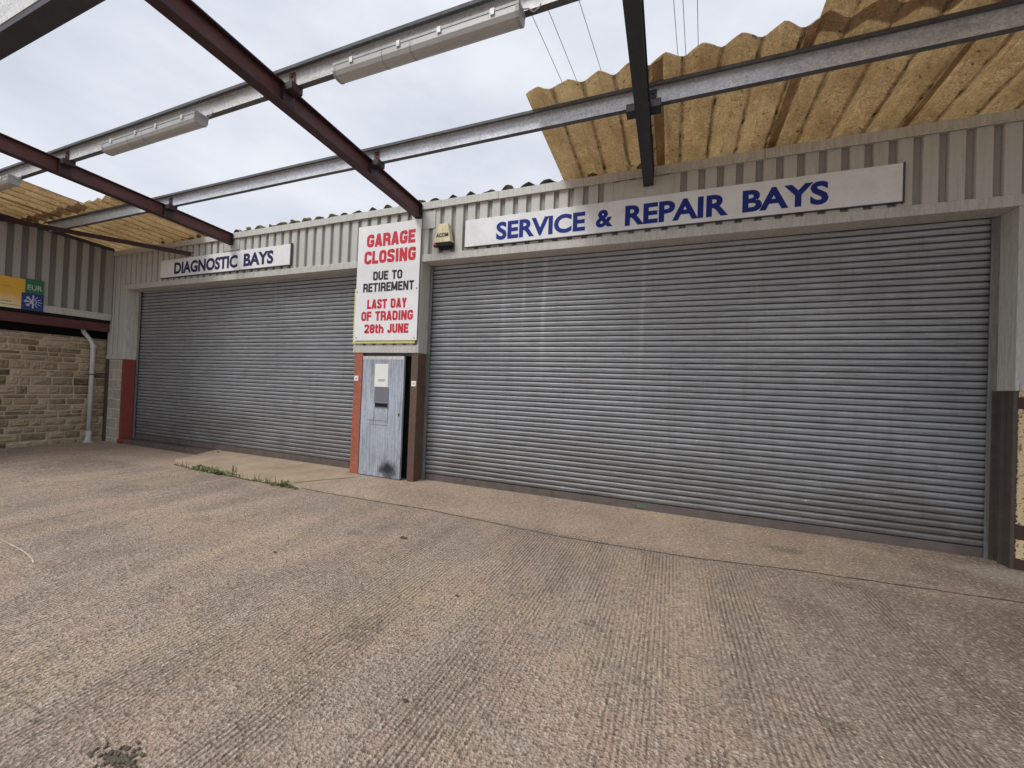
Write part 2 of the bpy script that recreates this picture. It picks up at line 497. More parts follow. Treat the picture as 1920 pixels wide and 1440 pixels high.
MT = dict(
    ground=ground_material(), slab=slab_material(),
    shutter_a=shutter_material("galvanised_curtain_plain", [(-9.6, 0.05, 1.8, 0.22), (-7.2, 0.05, 1.9, 0.18)], 0.0),
    shutter_b=shutter_material("galvanised_curtain_streaked", [(-2.376, 0.065, 1.5, 0.26), (-2.063, 0.05, 1.9, 0.38), (-1.75, 0.06, 1.2, 0.44), (-0.392, 0.05, 0.4, 0.30), (0.9, 0.06, 2.0, 0.10), (1.9, 0.05, 1.6, 0.08)], 0.0),
    clad=cladding_material("grey_cladding_paint", (0.56, 0.56, 0.53), 0.5),
    clad_dark=cladding_material("grimy_shaded_groove_cladding", (0.42, 0.42, 0.40), 0.6, 0.62),
    trim=painted("pale_trim_paint", (0.60, 0.60, 0.565), 0.5, (0.24, 0.22, 0.16), 0.6),
    rail=painted("zinc_guide_rail", (0.28, 0.285, 0.29), 0.45, (0.1, 0.09, 0.08), 0.6, metal=0.4),
    rail_dark=painted("dirty_bottom_rail", (0.150, 0.125, 0.115), 0.6, (0.06, 0.045, 0.035), 0.7, streak=False),
    red=steel_material("red_oxide_steel", (0.115, 0.037, 0.033), 0.85, (0.060, 0.026, 0.020)),
    red_post=steel_material("red_painted_stanchion", (0.250, 0.052, 0.040), 0.35, (0.12, 0.03, 0.025)),
    orange=steel_material("faded_orange_paint", (0.42, 0.125, 0.080), 0.8, (0.17, 0.070, 0.050)),
    brown=steel_material("brown_painted_steel", (0.125, 0.078, 0.052), 0.6, (0.055, 0.035, 0.026)),
    brown_dark=steel_material("dark_brown_paint", (0.088, 0.072, 0.062), 0.5, (0.03, 0.022, 0.018)),
    black_steel=steel_material("blue_black_steel", (0.040, 0.042, 0.054), 0.3, (0.04, 0.03, 0.028)),
    galv=galv_material("galvanised_steel", (0.76, 0.81, 0.88), 0.05, 0.42),
    galv_old=galv_material("chalky_galvanised_steel", (0.74, 0.745, 0.74), 0.05, 0.45),
    sheet=sheet_material("fibrous_roof_sheet"),
    flange=steel_material("dark_steel_and_flange_shade", (0.040, 0.018, 0.022), 0.4, (0.06, 0.022, 0.02)),
    purlin_top=steel_material("mossy_shaded_purlin_flange", (0.120, 0.126, 0.135), 0.8, (0.045, 0.042, 0.036), 0.9),
    old_roof=old_roof_material(),
    stone=stone_material(),
    mortar=painted("pale_mortar", (0.60, 0.51, 0.365), 0.95, (0.32, 0.25, 0.16), 0.6, streak=False),
    door=door_material(), wallpaint=masonry_paint_material(), block=block_material(),
    dark=Mat("dark_void", 0.95, 0, (0.012, 0.011, 0.011)).m,
    black=Mat("black_lettering", 0.5, 0, (0.018, 0.018, 0.024)).m,
    blue=painted("blue_lettering", (0.007, 0.024, 0.235), 0.8, (0.02, 0.04, 0.16), 0.12),
    navy=painted("navy_lettering", (0.014, 0.019, 0.095), 0.5, (0.03, 0.03, 0.06), 0.3),
    letter_red=painted("red_lettering", (0.60, 0.018, 0.045), 0.55, (0.5, 0.06, 0.07), 0.15),
    sign_white=painted("white_sign_board", (0.87, 0.88, 0.90), 0.35, (0.60, 0.58, 0.54), 0.22, streak=False),
    sign_cream=painted("stained_white_board", (0.84, 0.87, 0.905), 0.4, (0.50, 0.44, 0.33), 0.35, streak=False, scale=0.5),
    sign_yellow_edge=painted("yellow_board", (0.76, 0.74, 0.28), 0.45, (0.45, 0.40, 0.15), 0.4),
    alloy=painted("dull_sign_edge", (0.10, 0.10, 0.105), 0.5, (0.05, 0.05, 0.05), 0.4, metal=0.4),
    cream_plastic=painted("yellowed_plastic", (0.72, 0.66, 0.44), 0.4, (0.34, 0.24, 0.10), 0.85),
    pipe=painted("grey_painted_pipe", (0.66, 0.665, 0.655), 0.45, (0.18, 0.16, 0.13), 0.55),
    lamp_body=painted("grey_lamp_housing", (0.40, 0.41, 0.41), 0.5, (0.13, 0.13, 0.12), 0.6, streak=False),
    paper=Mat("white_paper", 0.8, 0, (0.86, 0.86, 0.84)).m,
    concrete_dark=painted("stained_threshold_concrete", (0.135, 0.105, 0.092), 0.95, (0.055, 0.045, 0.038), 0.8, streak=False),
    wire=Mat("grey_overhead_wire", 0.6, 0, (0.14, 0.145, 0.16)).m,
    leaf=leaf_material("weed_green", (0.11, 0.145, 0.055), (0.36, 0.37, 0.185)),
    leaf_dry=leaf_material("weed_olive", (0.16, 0.16, 0.065), (0.40, 0.37, 0.18)),
    moss=Mat("dark_moss", 0.95, 0, (0.115, 0.098, 0.070)).m,
    stem=Mat("weed_stem", 0.8, 0, (0.085, 0.055, 0.030)).m,
    stonechip=painted("dark_stone_chip", (0.09, 0.075, 0.062), 0.9, (0.03, 0.03, 0.03), 0.5, streak=False),
)


def lens_mat():
    m = Mat("dusty_diffuser", 0.35)
    m.color(m.mix(m.noise(20, 4, 0.7, (0.4, 1, 1)), (0.42, 0.425, 0.425), (0.68, 0.685, 0.68)))
    m.b.inputs['Transmission Weight'].default_value = 0.15
    return m.m


MT['lens'] = lens_mat()


def yellow_sign_mat():
    m = Mat("faded_yellow_board", 0.4)
    x, y, z = m.xyz()
    n = m.math('MULTIPLY', m.math('SUBTRACT', m.noise(5, 3), 0.5), 0.2)
    g = m.smooth(m.math('ADD', z, n), 2.70, 3.05)
    c = m.mix(g, (0.82, 0.76, 0.50), (0.78, 0.44, 0.035))
    c = m.mix(m.ramp(m.noise(12, 4, 0.6), [(0.5, 0.0), (0.7, 0.4)]), c, (0.80, 0.55, 0.14))
    m.color(c)
    return m.m


MT['yellow_sign'] = yellow_sign_mat()
MT['green'] = painted("green_board", (0.030, 0.170, 0.080), 0.4, (0.02, 0.08, 0.05), 0.5, streak=False)
MT['pale_green'] = painted("pale_green_lettering", (0.50, 0.62, 0.48), 0.4, (0.2, 0.35, 0.25), 0.4, streak=False)
MT['blue_board'] = painted("deep_blue_board", (0.020, 0.050, 0.225), 0.4, (0.01, 0.02, 0.08), 0.4, streak=False)
MT['ice'] = painted("pale_blue_symbol", (0.55, 0.60, 0.80), 0.4, (0.3, 0.35, 0.55), 0.3, streak=False)
MT['red_plastic'] = Mat("red_strobe_lens", 0.3, 0, (0.22, 0.02, 0.02)).m
MT['green_label'] = painted("green_rail_label", (0.06, 0.14, 0.09), 0.5, (0.3, 0.3, 0.3), 0.4, streak=False)
MT['scratch'] = painted("scratched_grey_paint", (0.19, 0.20, 0.235), 0.6, (0.1, 0.1, 0.1), 0.6)
MT['joint'] = painted("dirt_filled_joint", (0.085, 0.072, 0.058), 0.95, (0.03, 0.03, 0.02), 0.6, streak=False)
MT['old_paint'] = painted("worn_white_paint", (0.72, 0.62, 0.48), 0.9, (0.45, 0.36, 0.28), 0.95, streak=False, scale=2)


# ================================================================ mesh helpers
def origin_of(o):
    v = Vector((0, 0, 0))
    while o is not None:
        v += o.location
        o = o.parent
    return v


class MB:
    def __init__(self):
        self.v, self.f, self.attrs = [], [], {}

    def add(self, vs, fs):
        o = len(self.v)
        self.v += [tuple(v) for v in vs]
        self.f += [tuple(i + o for i in f) for f in fs]
        return o

    def box(self, x0, x1, y0, y1, z0, z1):
        self.add([(x0, y0, z0), (x1, y0, z0), (x1, y1, z0), (x0, y1, z0), (x0, y0, z1), (x1, y0, z1), (x1, y1, z1), (x0, y1, z1)],
                 [(0, 3, 2, 1), (4, 5, 6, 7), (0, 1, 5, 4), (1, 2, 6, 5), (2, 3, 7, 6), (3, 0, 4, 7)])
        return self

    def hexa(self, p):
        self.add(p, [(0, 3, 2, 1), (4, 5, 6, 7), (0, 1, 5, 4), (1, 2, 6, 5), (2, 3, 7, 6), (3, 0, 4, 7)])
        return self

    def sweep(self, path, prof, closed=True, caps=True):
        """prof: list of 3-D offsets (already oriented); extruded along the points in path."""
        n = len(prof)
        o = len(self.v)
        for p in path:
            for q in prof:
                self.v.append((p[0] + q[0], p[1] + q[1], p[2] + q[2]))
        for i in range(len(path) - 1):
            for j in range(n if closed else n - 1):
                a, b = o + i * n + j, o + i * n + (j + 1) % n
                self.f.append((a, b, b + n, a + n))
        if caps and closed:
            self.f.append(tuple(o + j for j in range(n))[::-1])
            e = o + (len(path) - 1) * n
            self.f.append(tuple(e + j for j in range(n)))
        return self

    def tube(self, pts, r, n=8, r2=None):
        pts = [Vector(p) for p in pts]
        o = len(self.v)
        for i, p in enumerate(pts):
            d = (pts[min(i + 1, len(pts) - 1)] - pts[max(i - 1, 0)]).normalized()
            a = d.orthogonal().normalized() if i == 0 else (a - d * a.dot(d)).normalized()
            b = d.cross(a)
            rr = r if r2 is None else r + (r2 - r) * i / (len(pts) - 1)
            for k in range(n):
                t = 2 * math.pi * k / n
                q = p + (a * math.cos(t) + b * math.sin(t)) * rr
                self.v.append(tuple(q))
        for i in range(len(pts) - 1):
            for k in range(n):
                a1, b1 = o + i * n + k, o + i * n + (k + 1) % n
                self.f.append((a1, b1, b1 + n, a1 + n))
        self.f.append(tuple(o + k for k in range(n))[::-1])
        e = o + (len(pts) - 1) * n
        self.f.append(tuple(e + k for k in range(n)))
        return self

    def lump(self, c, r, seed=0, flat=1.0, amp=0.35, sub=2):
        bm = bmesh.new()
        bmesh.ops.create_icosphere(bm, subdivisions=sub, radius=1.0)
        vs = []
        for v in bm.verts:
            k = 1 + amp * noise.noise(v.co * 1.6 + Vector((seed * 7.1, seed * 3.3, 0)))
            vs.append((c[0] + v.co.x * r[0] * k, c[1] + v.co.y * r[1] * k, c[2] + v.co.z * r[2] * k * flat))
        fs = [tuple(v.index for v in f.verts) for f in bm.faces]
        bm.free()
        self.add(vs, fs)
        return self

    def build(self, name, mat, parent=None, smooth=False, bevel=0.0, attrs=None):
        org = origin_of(parent)
        me = bpy.data.meshes.new(name)
        me.from_pydata([tuple(Vector(v) - org) for v in self.v], [], self.f)
        me.materials.append(mat)
        for k, vals in (attrs or self.attrs).items():
            if isinstance(vals[0], (tuple, list)):
                a = me.color_attributes.new(k, 'FLOAT_COLOR', 'POINT')
                for i, c in enumerate(vals):
                    a.data[i].color = (*c, 1)
            else:
                a = me.attributes.new(k, 'FLOAT', 'POINT')
                for i, c in enumerate(vals):
                    a.data[i].value = c
        if smooth:
            for p in me.polygons:
                p.use_smooth = True
        me.update()
        o = bpy.data.objects.new(name, me)
        COL.objects.link(o)
        if bevel:
            b = o.modifiers.new('edge', 'BEVEL')
            b.width = bevel
            b.segments = 2
            b.limit_method = 'ANGLE'
        if parent is not None:
            o.parent = parent
        return o


def thing(name, loc, label, cat, group=None):
    o = bpy.data.objects.new(name, None)
    o.empty_display_size = 0.2
    o.location = loc
    COL.objects.link(o)
    return tag(o, label, cat, group)


def tag(o, label, cat, group=None):
    o['label'] = label
    o['category'] = cat
    if group:
        o['group'] = group
    return o


def struct(o):
    o['kind'] = 'structure'
    return o


def ipost(mb, x0, x1, y0, y1, z0, z1, tf=0.012, tw=0.012, at=0.5):
    """Vertical H-section as one closed profile: flanges at y0 and y1, web at fraction `at` of the width."""
    xc = x0 + (x1 - x0) * at
    a, b = max(x0, xc - tw / 2), min(x1, xc + tw / 2)
    pr = [(x0, y0), (x1, y0), (x1, y0 + tf), (b, y0 + tf), (b, y1 - tf), (x1, y1 - tf), (x1, y1), (x0, y1), (x0, y1 - tf), (a, y1 - tf), (a, y0 + tf), (x0, y0 + tf)]
    mb.sweep([(0, 0, z0), (0, 0, z1)], [(p[0], p[1], 0) for p in pr])
    return mb


def bx(name, mat, parent, *b, bevel=0.0):
    return MB().box(*b).build(name, mat, parent, bevel=bevel)


# ---------------- lettering
def font_word(mb, text, x0, x1, z0, z1, y, offset=0.0):
    """Fill the box x0..x1 by z0..z1 (on the plane y) with one word in the built-in font."""
    c = bpy.data.curves.new("lettering", 'FONT')
    c.body = text
    c.offset = offset
    c.resolution_u = 4
    o = bpy.data.objects.new("lettering", c)
    COL.objects.link(o)
    dg = bpy.context.evaluated_depsgraph_get()
    me = bpy.data.meshes.new_from_object(o.evaluated_get(dg))
    vs = [v.co.copy() for v in me.vertices]
    fs = [tuple(p.vertices) for p in me.polygons]
    bpy.data.objects.remove(o)
    bpy.data.meshes.remove(me)
    bpy.data.curves.remove(c)
    xa, xb = min(v.x for v in vs), max(v.x for v in vs)
    ya, yb = min(v.y for v in vs), max(v.y for v in vs)
    mb.add([(x0 + (v.x - xa) / (xb - xa) * (x1 - x0), y, z0 + (v.y - ya) / (yb - ya) * (z1 - z0)) for v in vs], fs)


def round_path(pts, r, closed=False):
    out = []
    n = len(pts)
    for i, p in enumerate(pts):
        p = Vector(p)
        if not closed and i in (0, n - 1):
            out.append(p)
            continue
        a, b = Vector(pts[(i - 1) % n]), Vector(pts[(i + 1) % n])
        rr = min(r, (a - p).length * 0.49, (b - p).length * 0.49)
        s, e = p + (a - p).normalized() * rr, p + (b - p).normalized() * rr
        for k in range(5):
            t = k / 4
            out.append((s * (1 - t) + p * t) * (1 - t) + (p * (1 - t) + e * t) * t)
    return out


def stroke(mb, pts, t, y, closed=False):
    n = len(pts)
    L, Rr = [], []
    for i, p in enumerate(pts):
        if closed:
            a, b = pts[(i - 1) % n], pts[(i + 1) % n]
        else:
            a, b = pts[max(i - 1, 0)], pts[min(i + 1, n - 1)]
        d1 = (p - a).normalized() if (p - a).length > 1e-7 else (b - p).normalized()
        d2 = (b - p).normalized() if (b - p).length > 1e-7 else d1
        n1, n2 = Vector((-d1.y, d1.x)), Vector((-d2.y, d2.x))
        mt = (n1 + n2).normalized()
        k = t / 2 / max(0.5, mt.dot(n1))
        L.append(p + mt * k)
        Rr.append(p - mt * k)
    vs = [(p.x, y, p.y) for p in L] + [(p.x, y, p.y) for p in Rr]
    fs = [(i, (i + 1) % n, n + (i + 1) % n, n + i) for i in range(n if closed else n - 1)]
    mb.add(vs, fs)


WIDE = {'I': 0.42, 'M': 1.25, ' ': 0.55, 't': 0.62, 'N': 1.02, 'J': 0.85, 'L': 0.86, 'E': 0.9, 'F': 0.88, 'T': 0.95, 'W': 1.4}


def block_word(mb, text, x0, x1, z0, z1, y, tk):
    """Condensed bold signwriter's capitals drawn as strokes."""
    h = z1 - z0
    tot = sum(WIDE.get(ch, 1.0) for ch in text)
    gap = 0.10
    unit = (x1 - x0) / (tot + gap * (len(text) - 1))
    x = x0
    for ch in text:
        w = WIDE.get(ch, 1.0) * unit
        l, r_, b, t = tk / 2, w - tk / 2, tk / 2, h - tk / 2
        S = []
        rd = w * 0.34
        if ch in 'O0':
            S.append((round_path([(l, b), (l, t), (r_, t), (r_, b)], rd, True), True))
        elif ch == 'D':
            S.append(([Vector((l, b)), Vector((l, t))] + round_path([(l, t), (r_, t), (r_, b), (l, b)], rd)[1:], False))
        elif ch == 'C':
            S.append((round_path([(r_, h * .66), (r_, t), (l, t), (l, b), (r_, b), (r_, h * .34)], rd), False))
        elif ch == 'G':
            S.append((round_path([(r_, h * .68), (r_, t), (l, t), (l, b), (r_, b), (r_, h * .46)], rd), False))
            S.append(([Vector((r_ + tk / 2, h * .46)), Vector((w * .5, h * .46))], False))
        elif ch == 'S':
            S.append((round_path([(r_, h * .70), (r_, t), (l, t), (l, h * .56), (r_, h * .44), (r_, b), (l, b), (l, h * .30)], rd * .9), False))
        elif ch == 'A':
            S.append(([Vector((tk * .42, 0)), Vector((w * .5 - tk * .06, h))], False))
            S.append(([Vector((w - tk * .42, 0)), Vector((w * .5 + tk * .06, h))], False))
            S.append(([Vector((w * .27, h * .26)), Vector((w * .73, h * .26))], False))
        elif ch == 'R':
            S.append(([Vector((l, 0)), Vector((l, h))], False))
            S.append((round_path([(l, t), (r_, t), (r_, h * .47), (l, h * .47)], rd), False))
            S.append((round_path([(w * .45, h * .47), (r_, h * .42), (r_, 0)], rd * .6), False))
        elif ch == 'E':
            S.append(([Vector((l, 0)), Vector((l, h))], False))
            for zz in (b, h * .51, t):
                S.append(([Vector((l, zz)), Vector((w - (tk * .3 if zz == h * .51 else 0), zz))], False))
        elif ch == 'F':
            S.append(([Vector((l, 0)), Vector((l, h))], False))
            for zz in (h * .51, t):
                S.append(([Vector((l, zz)), Vector((w, zz))], False))
        elif ch == 'L':
            S.append(([Vector((l, 0)), Vector((l, h))], False))
            S.append(([Vector((l, b)), Vector((w, b))], False))
        elif ch == 'I':
            S.append(([Vector((w / 2, 0)), Vector((w / 2, h))], False))
        elif ch == 'N':
            S += [([Vector((l, 0)), Vector((l, h))], False), ([Vector((r_, 0)), Vector((r_, h))], False),
                  ([Vector((l, h)), Vector((r_, 0))], False)]
        elif ch == 'M':
            S += [([Vector((l, 0)), Vector((l, h))], False), ([Vector((r_, 0)), Vector((r_, h))], False),
                  ([Vector((l, h)), Vector((w / 2, h * .12))], False), ([Vector((r_, h)), Vector((w / 2, h * .12))], False)]
        elif ch == 'U':
            S.append((round_path([(l, h), (l, b), (r_, b), (r_, h)], rd), False))
        elif ch == 'T':
            S += [([Vector((0, t)), Vector((w, t))], False), ([Vector((w / 2, 0)), Vector((w / 2, h))], False)]
        elif ch == 'Y':
            S += [([Vector((l, h)), Vector((w / 2, h * .42))], False), ([Vector((r_, h)), Vector((w / 2, h * .42))], False),
                  ([Vector((w / 2, 0)), Vector((w / 2, h * .48))], False)]
        elif ch == 'J':
            S.append((round_path([(r_, h), (r_, b), (l, b), (l, h * .36)], rd), False))
        elif ch == '2':
            S.append((round_path([(l, h * .68), (l, t), (r_, t), (r_, h * .56), (l, h * .16), (l, b), (w, b)], rd * .8), False))
        elif ch == '8':
            S.append((round_path([(l, h * .51), (l, t), (r_, t), (r_, h * .51)], rd, True), True))
            S.append((round_path([(l, b), (l, h * .51), (r_, h * .51), (r_, b)], rd, True), True))
        elif ch == 't':
            S += [(round_path([(w * .42, h * .98), (w * .42, b), (w, b)], rd * .5), False), ([Vector((0, h * .68)), Vector((w, h * .68))], False)]
        elif ch == 'h':
            S += [([Vector((l, 0)), Vector((l, h))], False), (round_path([(l, h * .62), (r_, h * .62), (r_, 0)], rd), False)]
        for k, (pts, cl) in enumerate(S):
            stroke(mb, [Vector((p.x + x, p.y + z0)) for p in pts], tk, y - 0.00025 * k, cl)
        x += w + gap * unit


# ================================================================ ground and setting
def ground_z(x, y):
    t = min(1, max(0, (-6.9 - x) / 2.0))
    return -0.095 * t * t * (3 - 2 * t)


def make_ground():
    def axis(lo, hi, step, far):
        a = [-far, -far / 3, -far / 8]
        k = lo
        while k < hi:
            a.append(k)
            k += step
        return a + [hi, far / 8, far / 3, far]
    xs, ys = axis(-16, 10, 0.25, 600), axis(-14, 8, 0.5, 600)
    vs = [(x, y, ground_z(x, y)) for y in ys for x in xs]
    n = len(xs)
    fs = [(j * n + i, j * n + i + 1, (j + 1) * n + i + 1, (j + 1) * n + i) for j in range(len(ys) - 1) for i in range(n - 1)]
    mb = MB()
    mb.add(vs, fs)
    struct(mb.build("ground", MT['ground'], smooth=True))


make_ground()

# cast slab before the diagnostic bay, its raised left end standing clear of the falling yard
mb = MB()
pts = [(-8.18, -0.78), (-7.3, -1.02), (-6.0, -1.10), (-4.85, -1.12), (-4.60, -0.2), (-4.62, -0.035), (-4.97, -0.035), (-4.97, 0.30), (-8.72, 0.30)]
top = [(p[0], p[1], 0.006) for p in pts]
bot = [(p[0], p[1], -0.2) for p in pts]
n = len(pts)
mb.add(top + bot, [tuple(range(n))] + [(i, i + n, (i + 1) % n + n, (i + 1) % n) for i in range(n)])
struct(mb.build("apron_slab", MT['slab'], bevel=0.012))


def strip(mb, pts, w, z, seed=0, jitter=0.012):
    P = []
    for (xa, ya), (xb, yb) in zip(pts[:-1], pts[1:]):
        k = max(2, int(math.hypot(xb - xa, yb - ya) / 0.06))
        P += [(xa + (xb - xa) * i / k, ya + (yb - ya) * i / k) for i in range(k)]
    P.append(pts[-1])
    P = [Vector((p[0] + jitter * noise.noise(Vector((p[0] * 4, p[1] * 4, seed))), p[1] + jitter * noise.noise(Vector((p[0] * 4, p[1] * 4, seed + 9))), 0)) for p in P]
    o = len(mb.v)
    for i, p in enumerate(P):
        d = (P[min(i + 1, len(P) - 1)] - P[max(i - 1, 0)]).normalized()
        nn = Vector((-d.y, d.x, 0))
        ww = w * (0.55 + 0.6 * abs(noise.noise(Vector((p.x * 6, p.y * 6, seed + 3)))) * 2)
        for s in (-1, 1):
            q = p + nn * s * ww / 2
            mb.v.append((q.x, q.y, ground_z(q.x, q.y) + z))
    for i in range(len(P) - 1):
        mb.f.append((o + 2 * i, o + 2 * i + 1, o + 2 * i + 3, o + 2 * i + 2))


mb = MB()
strip(mb, [(-4.72, -1.10), (-4.0, -1.12), (-2.71, -1.08), (-1.0, -1.2), (0.235, -1.14), (1.1, -1.0), (1.9, -0.93), (2.6, -0.86), (4.5, -0.8)], 0.016, 0.004, 1)
strip(mb, [(-5.4, -8.0), (-5.74, -3.51), (-5.92, -2.0), (-6.0, -1.13)], 0.008, 0.005, 2)
strip(mb, [(-6.9, -6.0), (-7.47, -3.0), (-7.97, -1.10), (-8.2, -0.79)], 0.008, 0.006, 3)
strip(mb, [(-9.4, -6.0), (-9.9, -2.5), (-10.2, -0.9)], 0.008, 0.006, 5)
strip(mb, [(-8.1, -0.83), (-7.3, -1.05), (-6.0, -1.125), (-4.75, -1.145)], 0.034, 0.0045, 12, 0.02)
struct(mb.build("slab_joint", MT['joint']))
mb = MB()
strip(mb, [(-5.06, -0.95), (-4.88, -0.62), (-4.72, -0.40), (-4.62, -0.22)], 0.024, 0.0105, 4, 0.03)
struct(mb.build("slab_crack", MT['joint']))
mb = MB()
strip(mb, [(-6.0, -3.66), (-5.43, -3.602), (-5.08, -3.62), (-4.82, -3.644), (-4.66, -3.668), (-4.56, -3.695)], 0.009, 0.007, 8, 0.004)
struct(mb.build("painted_ground_line", MT['old_paint']))

# ================================================================ garage building
H_OPEN, Z_RIB0, Z_CAP0, Z_CAP1 = 3.42, 3.53, 4.225, 4.34
XL, XA0, XA1, XB0, XB1, XR = -12.34, -11.63, -4.96, -3.67, 3.00, 7.2
garage = thing("garage_building", (-4.3, 0, 0), "grey ribbed metal garage front with two wide roller shutters", "garage")


def rib_panel(mb, x0, x1, z0, z1, y=0.0, depth=0.034, pitch=0.2, phase=-3.345):
    """Box-profile sheet: wide flat pans and narrow grooves, in x along the wall."""
    pts = [(x0, 0.0)]
    k = math.ceil((x0 - phase) / pitch - 0.4)
    while True:
        c = phase + k * pitch
        k += 1
        if c + 0.045 > x1:
            break
        if c - 0.045 < x0:
            continue
        pts += [(c - 0.040, 0.0), (c - 0.027, 1.0), (c + 0.027, 1.0), (c + 0.040, 0.0)]
    pts.append((x1, 0.0))
    o = len(mb.v)
    n = len(pts)
    gr = mb.attrs.setdefault('groove', [])
    for z in (z0, z1):
        for px, g in pts:
            mb.v.append((px, y + g * depth, z))
            gr.append(g)
    for i in range(n - 1):
        mb.f.append((o + i, o + i + 1, o + n + i + 1, o + n + i))


mb = MB()
rib_panel(mb, XL, XR, Z_RIB0, Z_CAP0 + 0.01)
rib_panel(mb, XL, XA0 - 0.115, 1.90, Z_RIB0)
rib_panel(mb, XA1, XB0 - 0.03, 2.12, Z_RIB0)
rib_panel(mb, XB1 + 0.03, XR, 1.74, Z_RIB0)
mb.build("ribbed_cladding", MT['clad'], garage)

# cap flashing, in lengths
mb = MB()
xs = [-12.2, -8.9, -5.6, -2.4, 0.9, 4.0, XR]
for i in range(len(xs) - 1):
    a, b = xs[i] + 0.002, xs[i + 1] - 0.002
    dz = random.uniform(-0.004, 0.004)
    mb.box(a, b, -0.030, 0.12, Z_CAP0 + 0.012 + dz, Z_CAP1 + dz)
    mb.box(a, b, -0.036, -0.0305, Z_CAP0 + dz, Z_CAP0 + 0.028 + dz)
mb.build("cap_flashing", MT['trim'], garage, bevel=0.004)

# flat plates where the canopy rafters meet the wall
bx("wall_plate", MT['clad'], garage, -3.69, -3.46, -0.012, -0.003, 3.93, 4.205)
bx("wall_plate", MT['clad'], garage, -0.78, -0.06, -0.012, -0.003, 3.975, 4.215)
bx("wall_plate", MT['clad'], garage, -8.35, -7.9, -0.012, -0.003, 4.0, 4.21)

# door-head trims (front band and soffit), jambs, skirts of the boxes
for x0, x1 in ((XA0, XA1), (XB0, XB1)):
    t = MB()
    t.box(x0 - 0.115 if x0 == XA0 else x0 - 0.03, x1 + (0.03 if x1 == XB1 else 0.0), -0.012, 0.25, H_OPEN, Z_RIB0)
    t.build("head_trim", MT['trim'], garage, bevel=0.004)
t = MB()
t.box(XA0 - 0.115, XA0, -0.010, 0.25, 1.83, H_OPEN - 0.001)
t.build("jamb_trim", MT['trim'], garage, bevel=0.004)
t = MB()
t.box(XL, XA0 - 0.116, -0.012, 0.25, 1.83, 1.90)
t.build("skirt_trim", MT['trim'], garage, bevel=0.004)
t = MB()
t.box(XB0 - 0.03, XB0, -0.010, 0.25, 2.001, H_OPEN - 0.001)
t.build("jamb_trim", MT['trim'], garage, bevel=0.003)
bx("pier_core", MT['dark'], garage, XA1 + 0.001, XB0 - 0.031, 0.05, 0.25, 2.121, H_OPEN - 0.001)
t = MB()
t.box(XA1, XB0 - 0.031, -0.014, 0.25, 2.0, 2.12)
t.build("skirt_trim", MT['trim'], garage, bevel=0.004)
t = MB()
t.box(XB1, XB1 + 0.03, -0.010, 0.25, 1.67, H_OPEN - 0.001)
t.build("jamb_trim", MT['trim'], garage, bevel=0.003)
t = MB()
t.box(XB1 + 0.031, XR, -0.014, 0.25, 1.67, 1.74)
t.build("skirt_trim", MT['trim'], garage, bevel=0.003)


# roller shutters: curved interlocking laths
def shutter(x0, x1, z0, z1, mat, lab):
    mb = MB()
    pitch, y0 = 0.0725, 0.275
    prof = []
    z = z0 + 0.115
    i = 0
    while z < z1 + 0.06:
        for k, (dz, dy) in enumerate(((0.000, 0.016), (0.005, 0.000), (0.011, -0.0080), (0.022, -0.0130), (0.038, -0.0185), (0.048, -0.0215), (0.055, -0.0195), (0.0675, -0.002), (0.0722, 0.016))):
            prof.append((y0 + dy + 0.0012 * noise.noise(Vector((i * 1.7, 0, 0))), z + dz))
        z += pitch
        i += 1
    hg = mb.attrs.setdefault('hinge', [])
    xs = [x0 + (x1 - x0) * k / 24 for k in range(25)]
    for x in xs:
        for (py, pz) in prof:
            w = 0.010 * noise.noise(Vector((x * 0.7, pz * 0.8, 3))) + 0.004 * noise.noise(Vector((x * 2.2, pz * 4.0, 8)))
            sag = 0.004 * noise.noise(Vector((x * 0.45, 1.3, 5)))
            mb.v.append((x, py + w, pz + sag))
            hg.append(1.0 if py > y0 - 0.004 else 0.0)
    n = len(prof)
    for i in range(24):
        for j in range(n - 1):
            a = i * n + j
            mb.f.append((a, a + n, a + n + 1, a + 1))
    o = mb.build("roller_shutter", mat, garage, smooth=True)
    o['label'] = lab
    r = MB()
    r.box(x0 + 0.02, x1 - 0.02, 0.252, 0.292, z0 + 0.012, z0 + 0.112)
    r.box(x0 + 0.02, x1 - 0.02, 0.238, 0.251, z0 + 0.010, z0 + 0.024)
    r.build("bottom_rail", MT['rail_dark'], o, bevel=0.003)
    for gx0, gx1 in ((x0 - 0.01, x0 + 0.055), (x1 - 0.055, x1 + 0.01)):
        g = MB()
        a, b, c = (gx0, gx0 + 0.006, gx1) if gx0 < x0 else (gx1, gx1 - 0.006, gx0)
        pr = [(a, 0.222), (c, 0.222), (c, 0.230), (b, 0.230), (b, 0.298), (c, 0.298), (c, 0.306), (a, 0.306)]
        g.sweep([(0, 0, z0), (0, 0, z1)], [(p[0], p[1], 0) for p in pr])
        g.build("guide_rail", MT['rail'], o)
    return o


